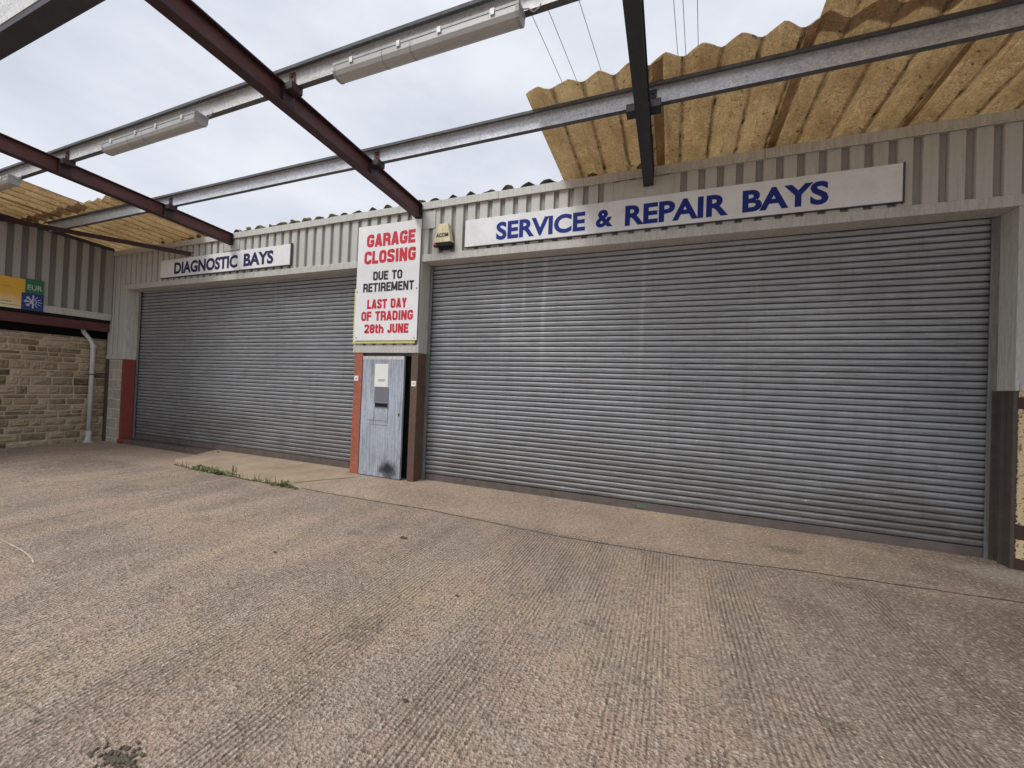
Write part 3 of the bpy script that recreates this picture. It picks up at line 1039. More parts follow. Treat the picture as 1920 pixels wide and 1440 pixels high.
sa = shutter(XA0 + 0.02, XA1, 0.0, H_OPEN, MT['shutter_a'], "plain galvanised roller shutter of the diagnostic bay")
sb = shutter(XB0, XB1 - 0.01, -0.02, H_OPEN, MT['shutter_b'], "galvanised roller shutter with pale vertical streaks")
bx("rail_label", MT['green_label'], sb, -0.37, -0.25, 0.247, 0.2515, 0.030, 0.078)
for x0, x1 in ((XA0, XA1), (XB0, XB1)):           # dark shutter box behind each head
    bx("shutter_hood", MT['dark'], garage, x0 + 0.01, x1 - 0.01, 0.35, 0.85, 3.30, 3.9)
bx("threshold", MT['concrete_dark'], garage, XA0 - 0.06, -8.5, 0.03, 0.5, -0.25, -0.001, bevel=0.02)
bx("threshold", MT['concrete_dark'], garage, XB0 + 0.01, XB1, 0.22, 0.5, -0.25, -0.006)

# left pier: blockwork and red stanchion
bx("block_pier", MT['block'], garage, -12.28, -11.705, 0.03, 0.25, -0.25, 1.829)
rp = MB()
ipost(rp, -11.70, XA0 + 0.004, 0.002, 0.2175, 0.0, 1.829, tw=0.06, at=0.62)
rp.box(-11.74, XA0 + 0.03, -0.01, 0.22, -0.2, -0.002)
rp.build("stanchion", MT['red_post'], garage, bevel=0.002)['label'] = "red painted steel stanchion"

# centre pier: orange post, weathered door, brown post
op = MB()
ipost(op, -4.93, -4.765, 0.0, 0.212, -0.02, 1.999)
op.build("stanchion", MT['orange'], garage, bevel=0.002)['label'] = "faded orange steel stanchion"
bp = MB()
ipost(bp, -3.795, -3.672, 0.0, 0.212, -0.02, 1.999, tw=0.014, at=0.92)
bp.build("stanchion", MT['brown'], garage, bevel=0.002)['label'] = "brown steel stanchion"
bx("door_recess", MT['dark'], garage, -4.762, -3.797, 0.150, 0.2, -0.02, 1.999)
df = MB()
df.box(-4.764, -4.742, 0.004, 0.06, -0.02, 1.998)
df.box(-4.7415, -3.80, 0.034, 0.10, 1.955, 1.998)
df.build("door_frame", MT['brown_dark'], garage)
# leaf slightly ajar on its left hinge
ang = math.radians(-1.6)
dl = MB()


def dpt(x, y, z):
    dx, dy = x + 4.738, y
    return (-4.738 + dx * math.cos(ang) - dy * math.sin(ang), dx * math.sin(ang) + dy * math.cos(ang) - 0.0, z)


def dbox(mb, x0, x1, y0, y1, z0, z1):
    mb.hexa([dpt(x0, y0, z0), dpt(x1, y0, z0), dpt(x1, y1, z0), dpt(x0, y1, z0), dpt(x0, y0, z1), dpt(x1, y0, z1), dpt(x1, y1, z1), dpt(x0, y1, z1)])


dbox(dl, -4.735, -3.905, -0.012, 0.030, 0.012, 1.945)
door = dl.build("door", MT['door'], garage, bevel=0.003)
door['label'] = "weathered blue grey door with a sooty scorch mark"
s = MB()
dbox(s, -4.452, -4.195, -0.0165, -0.0125, 1.128, 1.186)
s.build("letter_slot", MT['dark'], door)
s = MB()
dbox(s, -4.462, -4.185, -0.030, -0.0128, 1.187, 1.202)
dbox(s, -4.462, -4.185, -0.020, -0.0128, 1.112, 1.127)
s.build("slot_flap", MT['scratch'], door)
s = MB()
dbox(s, -4.47, -4.19, -0.0148, -0.0125, 1.21, 1.445)
dbox(s, -4.185, -4.178, -0.0146, -0.0125, 0.86, 1.43)
dbox(s, -4.60, -4.19, -0.0146, -0.0125, 0.900, 0.909)
dbox(s, -4.58, -4.19, -0.0146, -0.0125, 0.835, 0.842)
dbox(s, -4.47, -4.463, -0.0146, -0.0125, 0.845, 1.10)
s.build("old_fitting_marks", MT['scratch'], door)
s = MB()
dbox(s, -3.975, -3.955, -0.0175, -0.0125, 1.00, 1.045)
s.build("keyhole", MT['dark'], door)
s = MB()
dbox(s, -4.735, -3.905, -0.0150, -0.0125, 1.89, 1.945)
s.build("top_strip", MT['pipe'], door)

# right jamb stanchion below the cladding
rs = MB()
rs.box(XB1 + 0.002, XB1 + 0.018, 0.012, 0.245, -0.05, 1.669)
rs.box(XB1 - 0.004, XB1 + 0.022, 0.0, 0.0115, -0.05, 1.669)
rs.box(XB1 - 0.03, XB1 + 0.0018, 0.10, 0.108, -0.05, 1.669)
rs.box(XB1 - 0.035, XB1 + 0.0018, 0.212, 0.220, -0.05, 1.669)
rs.build("stanchion", MT['brown_dark'], garage)['label'] = "dark brown steel stanchion"

# low roof behind the parapet: ridges of the corrugated sheets peep over the cap
def corrugated(mb, x0, x1, ys, zf, pitch=0.31, amp=0.085, seg=8, x_phase=-1.39, warp=0.0, ragged=0.0, seed=0):
    """zf(y) = height of the valleys; profile with narrow ridges centred on x_phase + k*pitch."""
    n = max(2, int(round((x1 - x0) / (pitch / seg))))
    xs = [x0 + (x1 - x0) * i / n for i in range(n + 1)]
    va = mb.attrs.setdefault('valley', [])
    o = len(mb.v)
    for j, y in enumerate(ys):
        for x in xs:
            u = ((x - x_phase) / pitch) % 1.0
            t = abs(u if u <= 0.5 else u - 1.0) * 2          # 0 on the ridge, 1 in the valley
            g = max(0.0, 1 - t * 1.12)
            g = min(g, 0.93)
            w = warp * noise.noise(Vector((x * 0.8 + seed, y * 1.3, seed)))
            yy = y
            if ragged and j in (0, len(ys) - 1):
                yy += ragged * noise.noise(Vector((x * 7, seed * 5.0, j)))
            mb.v.append((x, yy, zf(y) + amp * g + w))
            va.append(t)
    m = n + 1
    for j in range(len(ys) - 1):
        for i in range(n):
            a = o + j * m + i
            mb.f.append((a, a + 1, a + m + 1, a + m))


mb = MB()
zroof = lambda y: 4.415 - 0.12 * min(y, 2.0) - 0.03 * max(0, y - 2)
corrugated(mb, -9.0, -1.5, [0.125, 0.6, 2.0, 4.5, 8.0], zroof, warp=0.022, ragged=0.07)
va = list(mb.attrs['valley'])
corrugated(mb, -12.3, -9.002, [0.9, 2.0, 4.5, 8.0], lambda y: zroof(y) - 0.01, seg=4)
corrugated(mb, -1.498, XR, [0.9, 2.0, 4.5, 8.0], lambda y: zroof(y) - 0.01, seg=4)
rf = mb.build("roof", MT['old_roof'], garage, smooth=True)
mb = MB()
random.seed(21)
for k in range(46):
    x = random.choice([random.uniform(-8.0, -5.6), random.uniform(-8.0, -5.6), random.uniform(-12, 0)])
    k31 = round((x + 1.39) / 0.31)
    xr = -1.39 + k31 * 0.31 + random.uniform(-0.03, 0.03)
    r = random.uniform(0.018, 0.05)
    mb.lump((xr, 0.13 + random.uniform(0, 0.12), 4.475), (r * 1.3, r, r * 0.7), k)
ms = mb.build("roof_moss", MT['leaf_dry'], garage)
ms['kind'] = 'stuff'
# back and side walls close the building
t = MB()
t.box(XL, -12.30 + 0.06, 0.3, 8.0, -0.3, 4.2)
t.box(XL, XR, 8.0, 8.15, -0.3, 4.1)
t.box(XR - 0.1, XR, 0.3, 8.0, -0.3, 4.2)
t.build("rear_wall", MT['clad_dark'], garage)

# painted masonry beyond the right-hand jamb
mw = MB()
mw.box(XB1 + 0.0225, XR, 0.004, 0.24, -0.3, 1.668)
mw = mw.build("painted_wall", MT['wallpaint'], garage)
mw['label'] = "flaking cream and brown painted masonry"

# ================================================================ side building on the left
XW = -12.20
side = thing("side_building", (-12.5, -3.0, -0.1), "grey clad side wing over a sandstone wall left of the shutters", "building")
mb = MB()
gr = mb.attrs.setdefault('groove', [])
pts = [(-7.5, 0.0)]
y = -7.4
while y < -0.1:
    pts += [(y - 0.052, 0.0), (y - 0.040, 1.0), (y + 0.040, 1.0), (y + 0.052, 0.0)]
    y += 0.2
pts.append((-0.014, 0.0))
for zz in (0, 1):
    for py, g in pts:
        z = 2.86 if zz == 0 else 4.35 + 0.065 * -py
        mb.v.append((XW - g * 0.050, py, z))
        gr.append(g)
n = len(pts)
for i in range(n - 1):
    mb.f.append((i, i + 1, n + i + 1, n + i))
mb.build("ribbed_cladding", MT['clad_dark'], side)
mb = MB()
mb.box(XW - 0.10, XW + 0.012, -7.5, -0.014, 2.715, 2.86)
mb.build("skirt_trim", MT['trim'], side, bevel=0.004)
mb = MB()
p = lambda yy, dz: 4.33 + 0.065 * -yy + dz
mb.hexa([(XW - .02, -7.5, p(-7.5, 0)), (XW + .05, -7.5, p(-7.5, 0)), (XW + .05, -.04, p(-.04, 0)), (XW - .02, -.04, p(-.04, 0)),
         (XW - .02, -7.5, p(-7.5, .06)), (XW + .05, -7.5, p(-7.5, .06)), (XW + .05, -.04, p(-.04, .06)), (XW - .02, -.04, p(-.04, .06))])
mb.build("wall_angle", MT['black_steel'], side)
mb = MB()
mb.box(XW - 0.22, XW - 0.05, -7.5, -0.03, 2.455, 2.470)
mb.box(XW - 0.075, XW - 0.06, -7.5, -0.03, 2.4705, 2.630)
mb.box(XW - 0.22, XW - 0.05, -7.5, -0.03, 2.6305, 2.645)
mb.build("lintel_beam", MT['red'], side)
mb = MB()
mb.box(-16.0, -12.235, -7.5, -0.02, 2.66, 2.714)
mb.box(-16.0, -12.72, -7.5, 0.25, -0.4, 2.655)
mb.box(-12.7195, -12.29, 0.201, 0.25, -0.4, 2.655)
mb.box(-16.0, -12.26, -7.5, -0.016, 2.87, 4.30)
mb.box(-16.0, -12.345, -0.0155, 0.3, 2.72, 4.30)
mb.build("wing_core", MT['dark'], side)
mb = MB()
mb.box(-12.44, -12.30, 0.03, 0.2, -0.25, 2.64)
mb.build("corner_strip", MT['brown_dark'], side)  # dark strip filling the gap between stone wall and block pier

# coursed sandstone, pitched faces
mb = MB()
tone = []
random.seed(11)
z = -0.16
XS = -12.50
row = 0
while z < 2.27:
    h = random.choice([0.085, 0.115, 0.14, 0.165, 0.19])
    h = min(h, 2.29 - z)
    if h < 0.05:
        break
    y = -7.4 + random.uniform(-0.2, 0)
    while y < 0.17:
        L = random.uniform(0.13, 0.38) * (1.0 if h > 0.1 else 1.1)
        y1 = min(y + L, 0.20)
        if y1 - y > 0.05:
            j = random.uniform(0.009, 0.016)
            a, b, c, d = y + j, y1 - j, z + j, z + h - j
            base = random.choice([(0.36, 0.285, 0.185), (0.48, 0.395, 0.27), (0.28, 0.215, 0.135), (0.56, 0.475, 0.34), (0.23, 0.175, 0.11), (0.42, 0.33, 0.22), (0.38, 0.32, 0.23)])
            if random.random() < 0.05:
                base = (0.095, 0.066, 0.046)
            if random.random() < 0.06:
                base = (0.43, 0.34, 0.27)
            o = len(mb.v)
            NX, NZ = 6, 4
            dep = random.uniform(0.025, 0.06)
            sd = random.random() * 100
            for iz in range(NZ + 1):
                for iy in range(NX + 1):
                    u, v = iy / NX, iz / NZ
                    e = min(u, 1 - u, v * 0.8, (1 - v) * 0.8)
                    bul = dep * min(1, e * 5) * (0.6 + 0.6 * noise.noise(Vector((u * 4 + sd, v * 3, sd))))
                    bul += 0.008 * noise.noise(Vector((u * 11 + sd, v * 9, 2)))
                    mb.v.append((XS + 0.012 + bul, a + (b - a) * u, c + (d - c) * v))
                    f = random.uniform(0.9, 1.1)
                    tone.append(tuple(k * f for k in base))
            for iz in range(NZ):
                for iy in range(NX):
                    q = o + iz * (NX + 1) + iy
                    mb.f.append((q, q + 1, q + NX + 2, q + NX + 1))
            rim = [o + i for i in range(NX + 1)] + [o + (NX + 1) * k + NX for k in range(1, NZ + 1)] + [o + (NX + 1) * NZ + i for i in range(NX - 1, -1, -1)] + [o + (NX + 1) * k for k in range(NZ - 1, 0, -1)]
            bo = len(mb.v)
            for q in rim:
                mb.v.append((XS - 0.02, mb.v[q][1], mb.v[q][2]))
                tone.append(tone[q])
            for i in range(len(rim)):
                k = (i + 1) % len(rim)
                mb.f.append((rim[k], rim[i], bo + i, bo + k))
        y = y1
    z += h
    row += 1
mb.attrs = {'tone': tone}
st = mb.build("stone_wall", MT['stone'], side)
bx("mortar_bed", MT['mortar'], st, -12.71, XS + 0.004, -7.45, 0.1995, -0.4, 2.285)

# downpipe
dp = thing("downpipe", (-12.38, -0.24, -0.1), "pale grey downpipe with a swan neck in the corner of the stone wall", "pipe")
mb = MB()
mb.tube([(-12.42, -0.40, 2.47), (-12.41, -0.385, 2.40), (-12.405, -0.35, 2.35), (-12.385, -0.26, 2.20), (-12.38, -0.235, 2.13), (-12.38, -0.23, 2.05), (-12.38, -0.23, -0.02)], 0.042, 14)
mb.build("pipe", MT['pipe'], dp, smooth=True)
mb = MB()
mb.tube([(-12.38, -0.23, 2.05), (-12.38, -0.23, 2.13)], 0.053, 14)
mb.build("socket", MT['pipe'], dp, smooth=False)
mb = MB()
mb.tube([(-12.38, -0.23, 0.16), (-12.38, -0.23, 0.06)], 0.056, 14)
mb.build("socket", MT['pipe'], dp, smooth=False)
mb = MB()
mb.tube([(-12.38, -0.23, 1.44), (-12.38, -0.23, 1.465)], 0.047, 14)
mb.box(-12.46, -12.37, -0.32, -0.14, 1.446, 1.460)
mb.build("pipe_bracket", MT['black_steel'], dp)
mb = MB()
mb.tube([(-12.38, -0.23, 0.06), (-12.375, -0.235, -0.03), (-12.34, -0.26, -0.085)], 0.052, 14, 0.058)
mb.tube([(-12.36, -0.24, -0.11), (-12.36, -0.24, -0.075)], 0.10, 14, 0.085)
mb.build("pipe_shoe", MT['pipe'], dp, smooth=True)

# ================================================================ canopy
SL = 0.065
RT = lambda y: 4.312 + SL * -y         # top of the rafters
canopy = thing("canopy", (-4.0, -3.0, 0), "open steel canopy frame with remnants of tan corrugated roof sheet", "canopy")


def ibeam(mb, xc, y0, y1, h, w, tf=0.013, tw=0.010):
    a, b = w / 2, tw / 2
    pr = [(-a, 0), (a, 0), (a, -tf), (b, -tf), (b, -h + tf), (a, -h + tf), (a, -h), (-a, -h), (-a, -h + tf), (-b, -h + tf), (-b, -tf), (-a, -tf)]
    mb.sweep([(xc, y0, RT(y0)), (xc, y1, RT(y1))], [(p[0], 0, p[1]) for p in pr])


RAFT = [(-8.112, 'red', "red oxide rafter"), (-3.75, 'red', "red oxide rafter"), (-0.35, 'black_steel', "blue black rafter")]
for xc, mk, lab in RAFT:
    mb = MB()
    ibeam(mb, xc, -8.2, -0.04, 0.207, 0.122)
    mb.box(xc - 0.06, xc + 0.06, -0.0395, -0.0315, RT(0) - 0.215, RT(0) - 0.01)
    o = mb.build("rafter", MT[mk], canopy)
    o['label'] = lab
    if mk == 'red':                       # near-black underside shade painted onto the flanges
        o.data.materials.append(MT['flange'])
        for q, pg in enumerate(o.data.polygons):
            pg.material_index = 0 if q in (3, 9) else 1

PURL = [(-1.105, 0.172, 0.066, 'galv'), (-2.372, 0.172, 0.058, 'galv_old')]
lip = 0.032
for yw, h, fl, mk in PURL:
    zb = RT(yw) + 0.003
    mb = MB()
    x0, x1 = XW + 0.0, XR - 0.2
    xs = [x0 + (x1 - x0) * i / 40 for i in range(41)]
    path = [(x, yw + 0.006 * noise.noise(Vector((x * 0.5, yw, 0))), zb + 0.006 * noise.noise(Vector((x * 0.45, yw, 4)))) for x in xs]
    pr = [(-fl, h - lip), (-fl, h), (0.003, h), (0.003, 0.003), (0.055, 0.003), (0.055, 0.020), (0.058, 0.020), (0.058, 0.0), (0.0, 0.0), (0.0, h - 0.003), (-fl + 0.003, h - 0.003), (-fl + 0.003, h - lip)]
    mb.sweep(path, [(0, a, b) for a, b in pr])
    o = mb.build("purlin", MT[mk], canopy)
    o['label'] = "blue grey galvanised purlin" if mk == 'galv' else "chalky pale purlin carrying the strip lamps"
    # moss and mastic on the top lip; underside shade painted on flanges; bare zinc web
    o.data.materials.append(MT['purlin_top'])
    for q, pg in enumerate(o.data.polygons):
        pg.material_index = 0 if q % 12 in (2, 8) else 1
mb = MB()
yb = -3.54
zb = RT(yb) + 0.003
mb.box(XW, XR - 0.2, yb - 0.165, yb, zb, zb + 0.014)
mb.box(XW, XR - 0.2, yb - 0.165, yb - 0.151, zb + 0.0145, zb + 0.23)
mb.box(XW, XR - 0.2, yb - 0.150, yb - 0.01, zb + 0.216, zb + 0.23)
mb.build("eaves_beam", MT['galv_old'], canopy)
mb = MB()
mb.box(XW, XR - 0.2, yb - 0.160, yb - 0.006, zb - 0.060, zb - 0.001)
mb.build("eaves_shade_strip", MT['black_steel'], canopy)  # dark strip added as the shaded underside of the eaves beam

# cleats and bolts where purlins cross rafters
for xc, mk, _ in RAFT:
    for yw, h, fl, _2 in PURL:
        zr = RT(yw)
        cm = MT['flange'] if mk == 'red' else MT['black_steel']
        for s in (-1, 1):
            a, b = sorted((xc + s * 0.063, xc + s * 0.165))
            bx("cleat", cm, canopy, a, b, yw - 0.075, yw + 0.055, zr - 0.075, zr + 0.0015, bevel=0.004)
            a, b = sorted((xc + s * 0.006, xc + s * 0.058))
            bx("stiffener", cm, canopy, a, b, yw - 0.075, yw + 0.055, zr - 0.188, zr - 0.016)
        mb = MB()
        mb.box(xc + 0.045, xc + 0.120, yw - 0.014, yw - 0.0085, zr + 0.004, zr + 0.135)
        for bx_, bz in ((0.082, 0.05), (0.082, 0.10)):
            mb.tube([(xc + bx_, yw - 0.013, zr + bz), (xc + bx_, yw - 0.028, zr + bz)], 0.012, 6)
        mb.build("fixing_plate", MT['red'] if mk == 'red' else MT['black_steel'], canopy)

# wind brace in the left-hand corner
mb = MB()
a, b = Vector((XW + 0.02, -1.80, 4.395)), Vector((-9.36, -0.03, 4.03))
mb.sweep([a, b], [(0, 0, 0.045), (0, 0.07, 0.045), (0, 0.07, 0.037), (0, 0.008, 0.037), (0, 0.008, -0.045), (0, 0, -0.045)])
mb.build("wind_brace", MT['flange'], canopy)

# corrugated sheets: each is a part; side laps make the darker double-skin stripes
SH0 = 0.182


def zsheet(lift):
    return lambda y: RT(y) + SH0 + lift


random.seed(5)


def sheet(x0, x1, ya, yb_, lift, seed, mk='sheet'):
    mb = MB()
    k = 7
    ys = [ya + (yb_ - ya) * i / k for i in range(k + 1)]
    corrugated(mb, x0, x1, ys, zsheet(lift), amp=0.088, seg=10, warp=0.014, ragged=0.045, seed=seed)
    o = mb.build("roof_sheet", MT[mk], canopy)
    s = o.modifiers.new('thickness', 'SOLIDIFY')
    s.thickness = 0.006
    return o


rows = [(-1.36, 0.85, 0.0), (-2.72, -1.20, 0.012), (-4.10, -2.58, 0.022), (-5.55, -3.95, 0.032), (-7.0, -5.4, 0.042)]
sd = 1
for r, (ya, yb2, lift) in enumerate(rows):
    x = -1.52 if r == 0 else 1.03
    i = 0
    while x < XR - 0.3:
        w = 1.24 + 0.10
        sheet(x, min(x + w, XR), ya, yb2, lift + 0.006 * (i % 2), sd, 'sheet' if r < 2 and x < 3.4 else 'old_roof')  # unseen rows and far-right sheets added opaque to shade the right side
        x += 1.24
        i += 1
        sd += 1
for (ya, yb2, lift), xe in (((-1.36, 0.85, 0.0), -9.0), ((-2.72, -1.20, 0.012), -10.36), ((-4.10, -2.58, 0.022), -10.36)):
    x = xe
    i = 0
    while x > XW - 0.8:
        sheet(max(x - 1.34, XW - 1.1), x, ya, yb2, lift + 0.006 * (i % 2), sd)
        x -= 1.24
        i += 1
        sd += 1


# ---------------------------------------------------------------- batten lamps under the second purlin
def lamp(x0, x1, label):
    y, z = -2.415, RT(-2.4) - 0.006
    o = thing("batten_lamp", ((x0 + x1) / 2, y, z - 0.1), label, "lamp", "batten lamps under the purlin")
    mb = MB()
    pr = [(-0.074, -0.036), (0.074, -0.036), (0.074, -0.014), (0.056, 0.0), (-0.056, 0.0), (-0.074, -0.014)]
    mb.sweep([(x0, y, z), (x1, y, z)], [(0, a, b) for a, b in pr])
    mb.build("lamp_housing", MT['lamp_body'], o)
    mb = MB()
    pr = [(-0.070, -0.0365), (-0.068, -0.085), (-0.052, -0.118), (-0.024, -0.130), (0.024, -0.130), (0.052, -0.118), (0.068, -0.085), (0.070, -0.0365)]
    L = x1 - x0
    mb.sweep([(x0 + 0.012, y, z), (x0 + 0.03, y, z), (x1 - 0.03, y, z), (x1 - 0.012, y, z)], [(0, a, b) for a, b in pr])
    mb.build("diffuser", MT['lens'], o)
    for xa, xb in ((x0 + 0.002, x0 + 0.0305), (x1 - 0.0305, x1 - 0.002)):
        mb = MB()
        mb.sweep([(xa, y, z), (xb, y, z)], [(0, a * 1.035, b * 1.02) for a, b in pr])
        mb.build("end_cap", MT['lamp_body'], o)
    for t in (0.30, 0.46):
        mb = MB()
        mb.sweep([(x0 + L * t, y, z), (x0 + L * t + 0.012, y, z)], [(0, a * 1.02, b * 1.012) for a, b in pr])
        mb.build("diffuser_band", MT['lamp_body'], o)
    for t in (0.12, 0.40, 0.62, 0.88):
        xx = x0 + L * t
        for s in (-1, 1):
            a, b = sorted((y + s * 0.0745, y + s * 0.080))
            bx("clip", MT['galv_old'], o, xx - 0.018, xx + 0.018, a, b, z - 0.062, z - 0.012)
    mb = MB()
    mb.tube([(x1, y, z - 0.02), (x1 + 0.05, y, z - 0.03), (x1 + 0.09, y + 0.01, z - 0.06), (x1 + 0.13, y + 0.02, z - 0.03), (x1 + 0.14, y + 0.03, z + 0.005)], 0.006, 6)
    mb.build("flex", MT['lamp_body'], o)
    return o


lamp(-3.02, -1.17, "dusty strip lamp right of the middle rafter")
lamp(-6.90, -5.02, "dusty strip lamp between the two red rafters")
lamp(-11.35, -9.46, "strip lamp near the stone wing, cut by the picture edge")

# ---------------------------------------------------------------- overhead wires
for i, (xa, za, lab) in enumerate(((-2.70, 9.0, "thin overhead wire closest to the strip lamp"), (-2.36, 9.0, "thin overhead wire second from the strip lamp"),
                                   (-1.75, 9.0, "thin overhead wire just before the dark rafter, alone in clear sky"), (-0.10, 9.0, "overhead wire just past the dark rafter"),
                                   (0.06, 9.0, "middle wire of the three past the dark rafter"), (0.31, 9.0, "overhead wire closest to the upper roof sheets"))):
    mb = MB()
    d = Vector((0.0678, 0.9977, 0.0))
    p0 = Vector((xa, 4.3, za))
    pts = []
    for k in range(-10, 31):
        s = k * 3.0
        pts.append(p0 + d * s + Vector((0, 0, 0.00022 * s * s)))
    mb.tube(pts, 0.0065, 5)
    tag(mb.build("overhead_wire", MT['wire']), lab, "wire", "overhead wires")

# ================================================================ signs and small fittings on the walls
def sign_board(name, x0, x1, z0, z1, y0, y1, mat, label):
    o = thing(name, ((x0 + x1) / 2, y1, z0), label, "sign")
    bx("board", mat, o, x0, x1, y0, y1, z0, z1, bevel=0.002)
    return o


sv = sign_board("bay_sign", -2.92, 2.125, 3.572, 3.967, -0.034, -0.006, MT['sign_cream'], "long white sign reading SERVICE & REPAIR BAYS in blue capitals")
mb = MB()
mb.box(-2.930, -2.9205, -0.036, -0.004, 3.562, 3.967)
mb.box(2.1255, 2.142, -0.038, -0.004, 3.556, 3.972)
mb.box(-2.92, 2.125, -0.036, -0.004, 3.562, 3.5715)
mb.build("sign_frame", MT['alloy'], sv)
mb = MB()
yy = -0.0365
font_word(mb, "SERVICE", -2.412, -1.130, 3.622, 3.880, yy, 0.036)
font_word(mb, "&", -0.990, -0.772, 3.640, 3.868, yy, 0.036)
font_word(mb, "REPAIR", -0.622, 0.545, 3.624, 3.882, yy, 0.036)
font_word(mb, "BAYS", 0.688, 1.504, 3.628, 3.886, yy, 0.036)
mb.build("lettering", MT['blue'], sv)

dg_ = sign_board("bay_sign", -10.345, -6.485, 3.590, 3.965, -0.034, -0.006, MT['sign_white'], "shorter white sign reading DIAGNOSTIC BAYS in navy capitals")
mb = MB()
mb.box(-6.4845, -6.465, -0.040, -0.004, 3.572, 3.983)
mb.box(-10.345, -6.485, -0.037, -0.004, 3.574, 3.5895)
mb.build("sign_frame", MT['alloy'], dg_)
mb = MB()
font_word(mb, "DIAGNOSTIC", -9.868, -7.895, 3.640, 3.892, yy, 0.040)
font_word(mb, "BAYS", -7.720, -6.915, 3.642, 3.894, yy, 0.040)
mb.build("lettering", MT['navy'], dg_)

cs = sign_board("closing_sign", -4.912, -3.684, 2.195, 4.078, -0.052, -0.042, MT['sign_white'], "tall white notice reading GARAGE CLOSING in red between the shutters")
mb = MB()
yc = -0.0545
block_word(mb, "GARAGE", -4.730, -3.782, 3.722, 3.932, yc, 0.052)
block_word(mb, "CLOSING", -4.768, -3.762, 3.446, 3.658, yc, 0.052)
block_word(mb, "LAST DAY", -4.668, -3.892, 2.710, 2.862, yc, 0.036)
block_word(mb, "OF TRADING", -4.780, -3.768, 2.514, 2.668, yc, 0.036)
block_word(mb, "28th JUNE", -4.706, -3.840, 2.311, 2.459, yc, 0.036)
mb.build("red_lettering", MT['letter_red'], cs)
mb = MB()
block_word(mb, "DUE TO", -4.572, -4.000, 3.171, 3.316, yc, 0.032)
block_word(mb, "RETIREMENT", -4.766, -3.772, 2.985, 3.130, yc, 0.031)
mb.build("black_lettering", MT['black'], cs)
mb = MB()
for sx, sz in ((-4.87, 2.24), (-3.73, 2.23), (-4.88, 3.0), (-3.72, 3.0)):
    mb.tube([(sx, -0.0521, sz), (sx, -0.056, sz)], 0.011, 8)
mb.build("screw", MT['alloy'], cs)
tag(bx("old_sign", MT['sign_yellow_edge'], None, -4.952, -3.73, -0.036, -0.020, 2.150, 3.06),
    "older pale yellow board showing behind the closing notice", "sign")

# alarm bell box
al = thing("alarm_box", (-3.27, -0.004, 3.58), "dirty cream alarm bell box beside the closing notice", "alarm")
mb = MB()
mb.hexa([(-3.42, -0.105, 3.655), (-3.115, -0.105, 3.655), (-3.115, -0.006, 3.655), (-3.42, -0.006, 3.655),
         (-3.350, -0.085, 3.945), (-3.190, -0.085, 3.945), (-3.190, -0.006, 3.945), (-3.350, -0.006, 3.945)])
mb.build("alarm_cover", MT['cream_plastic'], al, bevel=0.008)
mb = MB()
mb.box(-3.36, -3.12, -0.095, -0.006, 3.60, 3.654)
mb.box(-3.34, -3.14, -0.070, -0.006, 3.565, 3.5995)
mb.build("alarm_base", MT['dark'], al)
mb = MB()
mb.lump((-3.395, -0.06, 3.625), (0.045, 0.045, 0.03), 3, amp=0.05)
mb.build("strobe_lens", MT['red_plastic'], al, smooth=True)
mb = MB()
font_word(mb, "ACOM", -3.375, -3.165, 3.735, 3.795, -0.1035, 0.03)
mb.build("lettering", MT['black'], al)

# boards on the left wing
YX = XW + 0.030


def side_board(mb, y0, y1, z0, z1, x0=XW + 0.004, x1=YX):
    mb.box(x0, x1, y0, y1, z0, z1)


mb = MB()
side_board(mb, -3.6, -1.385, 2.715, 3.320)
ys_ = tag(mb.build("advert_board", MT['yellow_sign']), "faded yellow advert board on the ribbed side wing", "sign")
mb = MB()
for (y0, y1, zc, hh) in ((-1.72, -1.565, 2.835, 0.018), (-1.80, -1.45, 2.775, 0.013), (-1.86, -1.72, 2.90, 0.02), (-1.95, -1.6, 3.13, 0.012)):
    yk = y0
    while yk < y1:
        w = random.uniform(0.012, 0.03)
        mb.box(YX + 0.001, YX + 0.003, yk, yk + w, zc - hh / 2, zc + hh / 2)
        yk += w + 0.007
mb.build("faded_text", MT['scratch'], ys_)
gb = thing("green_board", (XW + 0.02, -1.26, 3.05), "green board with pale EUR letters above the blue board", "sign")
mb = MB()
side_board(mb, -1.382, -1.125, 3.055, 3.345, x1=YX + 0.004)
mb.build("board", MT['green'], gb, bevel=0.002)


def to_side(mb_src, yc0, xpl):
    """Lettering drawn along x is turned to run along y on the plane x = xpl."""
    mb_src.v = [(xpl, yc0 + v[0], v[2]) for v in mb_src.v]
    return mb_src


mb = MB()
font_word(mb, "EUR", 0.0, 0.205, 3.120, 3.225, 0.0, 0.015)
to_side(mb, -1.355, YX + 0.0065).build("lettering", MT['pale_green'], gb)
bb = thing("blue_board", (XW + 0.02, -1.27, 2.71), "square blue board with a half snowflake and half sun symbol", "sign")
mb = MB()
side_board(mb, -1.428, -1.120, 2.705, 3.052, x1=YX + 0.006)
mb.build("board", MT['blue_board'], bb, bevel=0.002)
mb = MB()
cz, cy_ = 2.885, -1.270
xo = YX + 0.0085


def bar(y0, z0, y1, z1, w):
    d = Vector((y1 - y0, z1 - z0)).normalized()
    nn = Vector((-d.y, d.x)) * w / 2
    q = 0.0002 * (len(mb.f) % 7)
    mb.add([(xo + q, y0 + nn.x, z0 + nn.y), (xo + q, y0 - nn.x, z0 - nn.y), (xo + q, y1 - nn.x, z1 - nn.y), (xo + q, y1 + nn.x, z1 + nn.y)], [(0, 1, 2, 3)])


